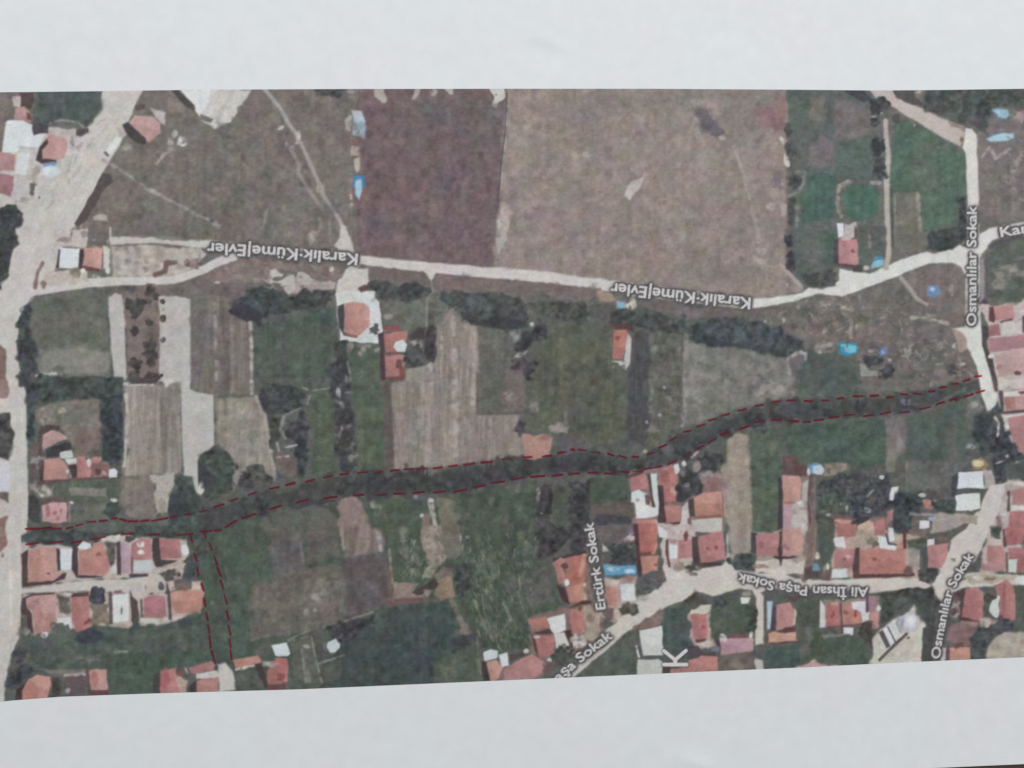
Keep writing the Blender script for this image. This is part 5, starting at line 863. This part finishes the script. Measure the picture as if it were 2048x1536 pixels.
L('S', (150, 150, 154), '768,880 745,960 790,1045', 16); E('W', (176, 176, 184), 865, 945, 98, 104, n='printed_dome', lab='grey-white dome with its shadow', wob=.5)
E('W', (196, 196, 203), 882, 938, 74, 82, n='', wob=.5, soft=7); E('W', (222, 222, 228), 896, 928, 44, 50, n='', wob=.5, soft=9); E('W', (158, 158, 166), 796, 968, 18, 62, 12, n='', wob=.5, soft=5)
L('S', (118, 104, 100), '845,1065 730,1170 570,1330', 30, soft=3); E('S', (122, 116, 110), 865, 1105, 18, 13, soft=2.5)
S((84, 90, 85), '1010,1000 1100,980 1140,1000 1110,1400 1000,1400'); P('Y', (137, 105, 105), '1280,990 1320,960 1390,950 1570,990 1560,1100 1480,1200 1400,1190 1250,1130 1260,1040'); E('T', (84, 86, 95), 1830, 1000, 108, 85); T((88, 94, 95), '1500,1120 1600,970 1740,960 1740,1080 1680,1180 1640,1400 1510,1400 1500,1200')
P('Y', (174, 162, 146), '1690,1190 1760,1090 1900,1040 2048,1050 2500,1050 2500,1400 1650,1400', lab='sandy lot at the lower right edge'); e((198, 172, 158), 1670, 940, 66, 44); R((197, 135, 113), '1290,1210 1400,1190 1500,1200 1500,1400 1280,1400'); W((192, 182, 176), '1200,1200 1250,1210 1240,1400 1190,1400'); l(SH, '1272,1200 1262,1330', 28); e((112, 84, 82), 1380, 1180, 50, 26)
specks('X', [(150, 136, 120), (186, 176, 160)], '1700,1200 1900,1070 2100,1070 2100,1300 1700,1300', 24, 3, 10, 5, .6)
# ================================================================== soften the ground image, then the overprint
IMG = blur(IMG, 0.55)
# the printer's dull inks: less chroma, a touch darker
lum0 = (IMG @ np.array((0.30, 0.59, 0.11)))[..., None]
green = np.clip((IMG[..., 1] - np.maximum(IMG[..., 0], IMG[..., 2]) - 2) / 10, 0, 1)[..., None]
sat = 0.70 + 0.09 * green + 0.27 * np.clip((IMG[..., 2] - IMG[..., 0] - 14) / 26, 0, 1)[..., None]
IMG = (lum0 + sat * (IMG - lum0)) * (0.945 - 0.045 * green + 0.03 * np.clip((lum0 - 110) / 70, 0, 1)) + 1.0
IMG[..., 0] += 1.0 - 0.5 * green[..., 0]; IMG[..., 2] += 1.0 * green[..., 0]
# ink mottle: faint colour drift and grain of the print
for ch, (a, b) in enumerate(((1.3, 0.7), (1.0, 0.6), (1.3, 0.7))):
    IMG[..., ch] += a * noise(30) + b * noise(11)
IMG += (1.4 * noise(2.6) + 1.2 * noise(7, 2.4) + 1.0 * N16)[..., None]


def overprint(cov, col, ident_thresh=None, part=None):
    global IMG
    IMG = IMG + (np.array(col, float) - IMG) * np.clip(cov, 0, 1)[..., None]
    if part:
        PARTS.append(part); IDS[cov > ident_thresh] = len(PARTS) - 1


# ---- red dashed lines
DASH = {
    'upper': [((0, 760), '265,1525 360,1525;375,1525 525,1510;525,1522 625,1525;685,1518 745,1505;780,1493 845,1477;890,1455 975,1450;1020,1447 1095,1437;1140,1423 1200,1413;1228,1423 1290,1440;1320,1447 1410,1447;1440,1447 1525,1437;1555,1443 1715,1415;1745,1407 1805,1392;1885,1380 1955,1373'),
              ((400, 760), '-8,1350 75,1335;145,1300 240,1272;315,1238 385,1213;495,1175 575,1153;712,1115 805,1097;882,1075 968,1053;1085,1043 1170,1020;1270,1000 1345,983;1440,968 1520,962;1618,953 1715,942;1795,952 1865,940;1955,930 2035,920'),
              ((800, 760), '45,915 135,910;160,910 270,905;345,905 430,893;503,885 583,875;655,868 760,855;835,847 948,837;1050,813 1153,803;1258,792 1347,788;1460,782 1550,773;1618,748 1700,738;1748,715 1765,707 1785,720;1830,710 1900,725;1960,735 2045,745'),
              ((1200, 760), '80,755 140,775;197,775 265,795;333,787 390,787;488,762 547,745;603,693 680,663;715,622 780,582;857,533 930,520;993,477 1070,453;1112,415 1190,397;1248,365 1322,347;1420,315 1495,297;1592,265 1670,253;1757,228 1835,217;1920,210 1997,207'),
              ((1500, 760), '560,215 640,218;735,207 805,210;897,190 960,185;1060,167 1150,165;1237,165 1310,157;1400,180 1467,172'),
              ((1648, 760), '785,143 857,152;918,137 998,147;1070,118 1130,113;1190,78 1245,70;1310,40 1375,37;1430,10 1490,-6;1550,-36 1610,-41')],
    'lower': [((0, 1060), '265,147 400,132;515,132 650,118;735,130 830,115;930,97 1080,72;1250,45 1360,37;1520,50 1635,45;1820,52 1975,38'),
              ((400, 1060), '0,15 120,10;150,8 215,0'),
              ((400, 760), '260,1507 372,1440;430,1417 570,1370;715,1325 830,1288;988,1258 1110,1220;1270,1213 1395,1195;1570,1185 1675,1173;1812,1180 1912,1170;1985,1163 2098,1165'),
              ((800, 760), '137,1157 245,1147;347,1153 460,1140;550,1150 680,1120;750,1098 872,1080;938,1055 1065,1038;1145,1022 1265,997;1343,993 1480,982;1560,983 1660,968;1733,965 1832,957;1930,950 2020,952'),
              ((1200, 760), '45,957 148,960;210,940 300,945;335,937 435,932;443,917 630,882;698,860 778,827;845,790 920,742;978,710 1062,672;1103,647 1182,597;1232,563 1322,533;1428,505 1525,468;1580,437 1677,415;1755,410 1860,402;1930,415 2030,425'),
              ((1500, 760), '548,432 615,427;660,413 755,405;815,388 905,375;965,363 1075,352;1163,370 1258,360;1335,350 1437,328'),
              ((1648, 760), '785,333 870,327;985,300 1085,277;1150,250 1230,225;1290,207 1360,190;1440,173 1520,145;1568,130 1640,108')],
    'branch_left': [((0, 1060), '1945,50 1970,120;1990,243 2015,320;2018,390 2035,465'),
                    ((400, 1060), '15,550 40,625;38,705 60,780;62,845 80,925;83,975 98,1055;97,1078 110,1200;118,1240 155,1365')],
    'branch_right': [((400, 1060), '40,30 60,75;95,135 125,205;145,270 178,358;175,385 218,472;210,515 240,603;250,663 278,757;272,827 295,915;292,982 312,1070;300,1120 315,1205;310,1232 325,1325')],
}
DLAB = {'upper': 'red dashed line along the upper bank of the creek', 'lower': 'red dashed line along the lower bank of the creek',
        'branch_left': 'left of the two red dashed lines going down', 'branch_right': 'right of the two red dashed lines going down'}
for key, groups in DASH.items():
    cov = np.zeros((NY, NX)); tone = np.zeros((NY, NX))
    for (ox, oy), data in groups:
        tile(ox, oy)
        for seg in data.split(';'):
            q = pts(seg)
            w = window(q[:, 0].min(), q[:, 0].max(), q[:, 1].min(), q[:, 1].max(), 8)
            if w is None: continue
            d2 = np.full(GX[w].shape, 1e9)
            for i in range(len(q) - 1):
                d2 = np.minimum(d2, seg_d2(GX[w], GY[w], q[i], q[i + 1]))
            a = np.clip((1.95 + 0.30 * NW[w] - np.sqrt(d2)) / 1.3 + 0.5, 0, 1)
            cov[w] = np.maximum(cov[w], a)
    lum = blur(IMG.mean(-1), 5)
    k = np.clip((lum - 80) / 90, 0, 1)[..., None]                 # transparent red ink over dark or pale print
    red = np.array((88, 24, 38.)) * (1 - k) + np.array((152, 32, 46.)) * k
    IMG = IMG + (red - IMG) * cov[..., None]
    PARTS.append(('dashed_line', DLAB[key])); IDS[cov > 0.45] = len(PARTS) - 1


# ---- street names
def glyph_tris(body, bold):
    cu = bpy.data.curves.new('lettering', 'FONT')
    cu.body = body; cu.size = 1.0; cu.offset = bold; cu.resolution_u = 3; cu.space_character = 1.0
    ob = bpy.data.objects.new('lettering', cu)
    COL.objects.link(ob)
    dg = bpy.context.evaluated_depsgraph_get()
    me = ob.evaluated_get(dg).to_mesh()
    me.calc_loop_triangles()
    v = np.array([p.co[:2] for p in me.vertices]).reshape(-1, 2)
    t = np.array([tr.vertices[:] for tr in me.loop_triangles], int).reshape(-1, 3)
    ob.evaluated_get(dg).to_mesh_clear()
    bpy.data.objects.remove(ob, do_unlink=True); bpy.data.curves.remove(cu)
    return v, t


CAP = 0.70


def street_name(body, path, cap, label, bold=0.020, fill=(194, 192, 191), halo=(80, 75, 77), hw=2.3, hk=6.0, lsp=0.0):
    """lettering bent along a baseline path given in photo pixels"""
    global IMG
    tile(0, 0, 1.0)
    q = pts(path)
    # smooth the path
    seg = np.sqrt((np.diff(q, axis=0) ** 2).sum(1)); s = np.concatenate([[0], np.cumsum(seg)])
    total = s[-1]
    v, t = glyph_tris(body, bold)
    x0, x1 = v[:, 0].min(), v[:, 0].max()
    kx = total / (x1 - x0); ky = cap / CAP
    a = (v[:, 0] - x0) * kx
    fine = np.linspace(0, total, 240)
    fx = np.interp(fine, s, q[:, 0]); fy = np.interp(fine, s, q[:, 1])
    n = 25
    ker = np.ones(n) / n
    fx = np.convolve(np.pad(fx, n // 2, mode='reflect', reflect_type='odd'), ker, 'valid')
    fy = np.convolve(np.pad(fy, n // 2, mode='reflect', reflect_type='odd'), ker, 'valid')
    px = np.interp(a, fine, fx); py = np.interp(a, fine, fy)
    tx = np.interp(a, fine, np.gradient(fx, fine)); ty = np.interp(a, fine, np.gradient(fy, fine))
    m = np.hypot(tx, ty); tx /= m; ty /= m
    gx = px + ty * v[:, 1] * ky; gy = py - tx * v[:, 1] * ky      # letters stand to the left of the direction
    cov = np.zeros((NY, NX))
    sub = ((-.25, -.25), (.25, -.25), (-.25, .25), (.25, .25))
    for tri in t:
        X3, Y3 = gx[tri], gy[tri]
        w = window(X3.min(), X3.max(), Y3.min(), Y3.max(), 2)
        if w is None: continue
        acc = np.zeros(GX[w].shape)
        den = (Y3[1] - Y3[2]) * (X3[0] - X3[2]) + (X3[2] - X3[1]) * (Y3[0] - Y3[2])
        if abs(den) < 1e-9: continue
        for sxo, syo in sub:
            xx = GX[w] + sxo * STEP; yy = GY[w] + syo * STEP
            l1 = ((Y3[1] - Y3[2]) * (xx - X3[2]) + (X3[2] - X3[1]) * (yy - Y3[2])) / den
            l2 = ((Y3[2] - Y3[0]) * (xx - X3[2]) + (X3[0] - X3[2]) * (yy - Y3[2])) / den
            acc += ((l1 >= -1e-6) & (l2 >= -1e-6) & (l1 + l2 <= 1 + 1e-6)) * 0.25
        cov[w] = np.minimum(1, cov[w] + acc)
    hal = np.clip(blur(cov, hw) * hk, 0, 1) * 0.92
    cov = np.clip(blur(cov, 0.45) * 1.12, 0, 1)
    IMG = IMG + (np.array(halo, float) + (5 * N3 + 4 * N9)[..., None] - IMG) * hal[..., None]
    IMG = IMG + (np.array(fill, float) + (3 * N5)[..., None] - IMG) * cov[..., None]
    PARTS.append(('street_name', label)); IDS[hal > 0.5] = len(PARTS) - 1


KK = 'Karal\u0131k\u00b7K\u00fcme|Evler'
street_name(KK, '716,508 640,502 560,495 480,489 414,486', 23, 'upside-down white street name over the fork of the dirt road')
street_name(KK, '1502,596 1430,589 1337,579 1280,572 1222,566', 23, 'upside-down white street name on the middle dirt road')
street_name('Osmanl\u0131lar Sokak', '1952,652 1952,530 1953,411', 19, 'vertical white street name on the right-hand road')
street_name('Karal\u0131k', '2002,474 2048,466 2112,453', 20, 'white street name cut by the right edge of the picture')
street_name('Ali \u0130hsan Pa\u015fa Sokak', '1737,1175 1680,1174 1612,1173 1560,1166 1520,1156 1477,1146', 19, 'upside-down white street name along the lower street')
street_name('Ert\u00fcrk Sokak', '1211,1218 1203,1160 1197,1120 1191,1080 1186,1043', 19, 'steep white street name beside the short street', halo=(84, 78, 80))
street_name('a\u015fa Sokak', '1117,1364 1163,1324 1198,1296 1227,1274', 19, 'diagonal white street name cut by the bottom edge')
street_name('Osmanl\u0131lar Sokak', '1880,1318 1882,1296 1885,1277 1890,1252 1895,1228 1900,1205 1905,1187 1911,1174 1921,1156 1933,1136 1949,1111', 18, 'white street name curving up past the domed building')
tile(1200, 1060)
covk = np.zeros((NY, NX))
for sgm, wd in (('655,1378 885,1378', 38), ('770,1378 770,1325', 38), ('775,1335 655,1238', 36), ('765,1335 880,1235', 36)):
    q = pts(sgm); w = window(q[:, 0].min(), q[:, 0].max(), q[:, 1].min(), q[:, 1].max(), 12)
    d = np.sqrt(seg_d2(GX[w], GY[w], q[0], q[1]))
    covk[w] = np.maximum(covk[w], np.clip((wd / 10.24 - d) / 1.4 + .5, 0, 1))
halk = np.clip(blur(covk, 1.6) * 2, 0, 1) * 0.85
IMG = IMG + (np.array((84, 72, 74.)) - IMG) * halk[..., None]
IMG = IMG + (np.array((202, 200, 198.)) - IMG) * covk[..., None]
PARTS.append(('street_name', 'large white capital letter at the bottom edge')); IDS[halk > 0.5] = len(PARTS) - 1

IMG = np.clip(blur(IMG, 0.38), 20, 218)


# ================================================================== materials
def new_mat(name):
    m = bpy.data.materials.new(name); m.use_nodes = True
    nt = m.node_tree
    for n in list(nt.nodes):
        if n.type not in ('OUTPUT_MATERIAL', 'BSDF_PRINCIPLED'): nt.nodes.remove(n)
    return m, nt, nt.nodes['Principled BSDF']


def fibre_bump(nt, b, strength, dist):
    tc = nt.nodes.new('ShaderNodeTexCoord')
    mp = nt.nodes.new('ShaderNodeMapping'); mp.inputs['Scale'].default_value = (0.55, 1.0, 1.0)
    n1 = nt.nodes.new('ShaderNodeTexNoise'); n1.inputs['Scale'].default_value = 1900; n1.inputs['Detail'].default_value = 3
    nt.links.new(tc.outputs['Object'], mp.inputs['Vector']); nt.links.new(mp.outputs['Vector'], n1.inputs['Vector'])
    bp = nt.nodes.new('ShaderNodeBump'); bp.inputs['Strength'].default_value = strength; bp.inputs['Distance'].default_value = dist
    nt.links.new(n1.outputs['Fac'], bp.inputs['Height']); nt.links.new(bp.outputs['Normal'], b.inputs['Normal'])
    return tc, n1


paper_mat, nt, b = new_mat('white_paper')
b.inputs['Roughness'].default_value = 0.88; b.inputs['Specular IOR Level'].default_value = 0.2
tc, n1 = fibre_bump(nt, b, 0.35, 0.00006)
n2 = nt.nodes.new('ShaderNodeTexNoise'); n2.inputs['Scale'].default_value = 260; n2.inputs['Detail'].default_value = 4
nt.links.new(tc.outputs['Object'], n2.inputs['Vector'])
cr = nt.nodes.new('ShaderNodeValToRGB')
cr.color_ramp.elements[0].position = 0.3; cr.color_ramp.elements[1].position = 0.7
cr.color_ramp.elements[0].color = (0.785, 0.80, 0.815, 1); cr.color_ramp.elements[1].color = (0.825, 0.833, 0.84, 1)
nt.links.new(n2.outputs['Fac'], cr.inputs['Fac'])
n3 = nt.nodes.new('ShaderNodeTexNoise'); n3.inputs['Scale'].default_value = 46; n3.inputs['Detail'].default_value = 2
nt.links.new(tc.outputs['Object'], n3.inputs['Vector'])
tint = nt.nodes.new('ShaderNodeMix'); tint.data_type = 'RGBA'; tint.blend_type = 'MULTIPLY'
cr3 = nt.nodes.new('ShaderNodeValToRGB'); cr3.color_ramp.elements[0].position = 0.4; cr3.color_ramp.elements[1].position = 0.62
cr3.color_ramp.elements[0].color = (0.985, 1, 1, 1); cr3.color_ramp.elements[1].color = (1, 0.984, 0.99, 1)
nt.links.new(n3.outputs['Fac'], cr3.inputs['Fac'])
tint.inputs['Factor'].default_value = 1.0
nt.links.new(cr.outputs['Color'], tint.inputs['A']); nt.links.new(cr3.outputs['Color'], tint.inputs['B'])
nt.links.new(tint.outputs['Result'], b.inputs['Base Color'])

ink_mat, nt, b = new_mat('printed_ink')
b.inputs['Roughness'].default_value = 0.7; b.inputs['Specular IOR Level'].default_value = 0.22
tc, n1 = fibre_bump(nt, b, 0.22, 0.00005)
at = nt.nodes.new('ShaderNodeAttribute'); at.attribute_name = 'ink'
g = nt.nodes.new('ShaderNodeTexNoise'); g.inputs['Scale'].default_value = 1500; g.inputs['Detail'].default_value = 2
nt.links.new(tc.outputs['Object'], g.inputs['Vector'])
mr = nt.nodes.new('ShaderNodeMapRange'); mr.inputs['From Min'].default_value = 0.3; mr.inputs['From Max'].default_value = 0.7
mr.inputs['To Min'].default_value = 0.94; mr.inputs['To Max'].default_value = 1.06
nt.links.new(g.outputs['Fac'], mr.inputs['Value'])
mx = nt.nodes.new('ShaderNodeVectorMath'); mx.operation = 'SCALE'
nt.links.new(at.outputs['Color'], mx.inputs[0]); nt.links.new(mr.outputs['Result'], mx.inputs['Scale'])
nt.links.new(mx.outputs['Vector'], b.inputs['Base Color'])

wood_mat, nt, b = new_mat('dark_red_brown_wood')
b.inputs['Roughness'].default_value = 0.45
tc = nt.nodes.new('ShaderNodeTexCoord'); mp = nt.nodes.new('ShaderNodeMapping'); mp.inputs['Scale'].default_value = (3, 40, 3)
wn = nt.nodes.new('ShaderNodeTexNoise'); wn.inputs['Scale'].default_value = 6; wn.inputs['Detail'].default_value = 8
nt.links.new(tc.outputs['Object'], mp.inputs['Vector']); nt.links.new(mp.outputs['Vector'], wn.inputs['Vector'])
cr = nt.nodes.new('ShaderNodeValToRGB'); cr.color_ramp.elements[0].position = 0.35; cr.color_ramp.elements[1].position = 0.7
cr.color_ramp.elements[0].color = (0.10, 0.052, 0.036, 1); cr.color_ramp.elements[1].color = (0.20, 0.092, 0.070, 1)
nt.links.new(wn.outputs['Fac'], cr.inputs['Fac']); nt.links.new(cr.outputs['Color'], b.inputs['Base Color'])


# ================================================================== objects
def mesh_obj(name, verts, faces, mat, parent=None, smooth=True):
    me = bpy.data.meshes.new(name)
    me.vertices.add(len(verts)); me.vertices.foreach_set('co', np.asarray(verts, np.float32).ravel())
    faces = np.asarray(faces, np.int32)
    me.loops.add(faces.size); me.loops.foreach_set('vertex_index', faces.ravel())
    me.polygons.add(len(faces)); me.polygons.foreach_set('loop_start', np.arange(0, faces.size, 4, dtype=np.int32))
    me.update(calc_edges=True)
    if smooth: me.polygons.foreach_set('use_smooth', np.ones(len(faces), bool))
    me.materials.append(mat)
    o = bpy.data.objects.new(name, me)
    COL.objects.link(o)
    if parent: o.parent = parent
    return o


# table top under the sheet
x0, x1, y0, y1, z0, z1 = -0.45, 0.45, BOT - 0.16, TOP + 0.20, -0.025, 0.0
bv = 0.004
tv, tf = [], []
for (ix, iz) in ((bv, z0), (0, z0 + bv), (0, z1 - bv), (bv, z1)):
    tv += [(x0 + ix, y0 + ix, iz), (x1 - ix, y0 + ix, iz), (x1 - ix, y1 - ix, iz), (x0 + ix, y1 - ix, iz)]
for r in range(3):
    for i in range(4):
        j = (i + 1) % 4
        tf.append((r * 4 + i, r * 4 + j, r * 4 + 4 + j, r * 4 + 4 + i))
tf.append((0, 3, 2, 1)); tf.append((12, 13, 14, 15))
table = mesh_obj('table_top', tv, tf, wood_mat, smooth=False)
table['kind'] = 'structure'
table['label'] = 'dark red-brown wooden table top under the paper'

# the thing itself
root = bpy.data.objects.new('map_printout', None)
COL.objects.link(root)
root.empty_display_size = 0.05
root['label'] = 'white paper sheet with a printed aerial view of houses and fields'
root['category'] = 'printout'

# paper: thin solid sheet following the waviness
nx, ny = 220, 160
u = np.linspace(LEFT, RIGHT, nx + 1); v = np.linspace(BOT, TOP, ny + 1)
U, V = np.meshgrid(u, v)
Z = sheet_z(U, V)
TH = 0.00011
top = np.stack([U, V, Z], -1).reshape(-1, 3); bot = np.stack([U, V, Z - TH], -1).reshape(-1, 3)
W1 = nx + 1
ii, jj = np.meshgrid(np.arange(nx), np.arange(ny))
a = (jj * W1 + ii).ravel()
ft = np.stack([a, a + 1, a + 1 + W1, a + W1], -1); n0 = len(top)
fb = ft[:, ::-1] + n0
rim = np.concatenate([np.arange(nx), np.arange(ny) * W1 + nx, (ny * W1 + nx) - np.arange(nx), (ny - np.arange(ny)) * W1])
rn = np.roll(rim, -1)
fr = np.stack([rim, rim + n0, rn + n0, rn], -1)
ring = np.concatenate([top[rim], bot[rim]]); nr = len(rim); ri = np.arange(nr); rj = np.roll(ri, -1)
fr = np.stack([ri, ri + nr, rj + nr, rj], -1) + 2 * n0          # own vertices, so the cut edge stays crisp
paper = mesh_obj('paper_sheet', np.concatenate([top, bot, ring]), np.concatenate([ft, fb, fr]), paper_mat, root)
paper['label'] = 'plain white paper margin and sheet'

# printed ink: a skin of small cells over the sheet, one object for each printed feature
Xw, Yw = hit(GX, GY)
for _ in range(2):
    Zw = sheet_z(Xw, Yw) + 0.000025
    Xw, Yw = hit(GX, GY, Zw)
ok = (Xw > LEFT + 0.0006) & (Xw < RIGHT - 0.0006)
Zw = sheet_z(Xw, Yw) + 0.000025
POS = np.stack([Xw, Yw, Zw], -1).reshape(-1, 3).astype(np.float32)
s = IMG / 255.0
LIN = np.where(s <= 0.04045, s / 12.92, ((s + 0.055) / 1.055) ** 2.4) * INK_GAIN
LIN = np.concatenate([np.clip(LIN, 0, 0.9), np.ones((NY, NX, 1))], -1).reshape(-1, 4).astype(np.float32)
cid = IDS[:-1, :-1]
cok = ok[:-1, :-1] & ok[:-1, 1:] & ok[1:, :-1] & ok[1:, 1:]
cnt = np.bincount(cid[cok].ravel(), minlength=len(PARTS))
small = cnt < 45                                   # slivers left over from overlaps go back to the ground print
cid = np.where(small[cid] | ~cok, 0, cid)
# pieces of one feature cut apart by another become pieces of their own; crumbs go back to the ground
par = []


def find(a):
    while par[a] != a:
        par[a] = par[par[a]]; a = par[a]
    return a


runs = []; prev = []
for r in range(NY - 1):
    row = cid[r]
    cut = np.flatnonzero(np.diff(row)) + 1
    st = np.concatenate([[0], cut]); en = np.append(cut, NX - 1)
    cur = []
    k = 0
    for s0, e0 in zip(st.tolist(), en.tolist()):
        i = int(row[s0])
        n = len(par); par.append(n); runs.append((r, s0, e0, i))
        while k < len(prev) and prev[k][1] <= s0: k += 1
        m = k
        while m < len(prev) and prev[m][0] < e0:
            if prev[m][2] == i:
                a_, b_ = find(prev[m][3]), find(n)
                if a_ != b_: par[b_] = a_
            m += 1
        cur.append((s0, e0, i, n))
    prev = cur
size = {}
for n, (r, s0, e0, i) in enumerate(runs):
    f = find(n); size[f] = size.get(f, 0) + e0 - s0
big = {}
for n, (r, s0, e0, i) in enumerate(runs):
    f = find(n)
    if i not in big or size[f] > size[big[i]]: big[i] = f
ident = {f: i for i, f in big.items()}
for n, (r, s0, e0, i) in enumerate(runs):
    f = find(n)
    if size[f] < 30:
        cid[r, s0:e0] = cid[r, s0 - 1] if s0 else cid[r, e0]; continue
    if f not in ident:
        PARTS.append((PARTS[i][0] if i else 'printed_ground', None)); ident[f] = len(PARTS) - 1
    cid[r, s0:e0] = ident[f]
ci, cj = np.meshgrid(np.arange(NX - 1), np.arange(NY - 1))
base = (cj * NX + ci)
QUADS = np.stack([base + NX, base + NX + 1, base + 1, base], -1)
sel = cok.ravel()
flat = cid.ravel()[sel]; Q = QUADS.reshape(-1, 4)[sel]
order = np.argsort(flat, kind='stable'); flat = flat[order]; Q = Q[order]
uniq, start = np.unique(flat, return_index=True)
ends = np.append(start[1:], len(flat))
ground = None
for pid, sidx, eidx in zip(uniq, start, ends):
    q = Q[sidx:eidx]
    vid, inv = np.unique(q, return_inverse=True)
    name, lab = PARTS[pid]
    o = mesh_obj(name, POS[vid], inv.reshape(-1, 4), ink_mat, root if pid == 0 else ground)
    at = o.data.attributes.new('ink', 'FLOAT_COLOR', 'POINT')
    at.data.foreach_set('color', LIN[vid].ravel())
    if pid == 0:
        ground = o
        o['label'] = 'printed aerial photograph of a village edge'
    elif lab:
        o['label'] = lab
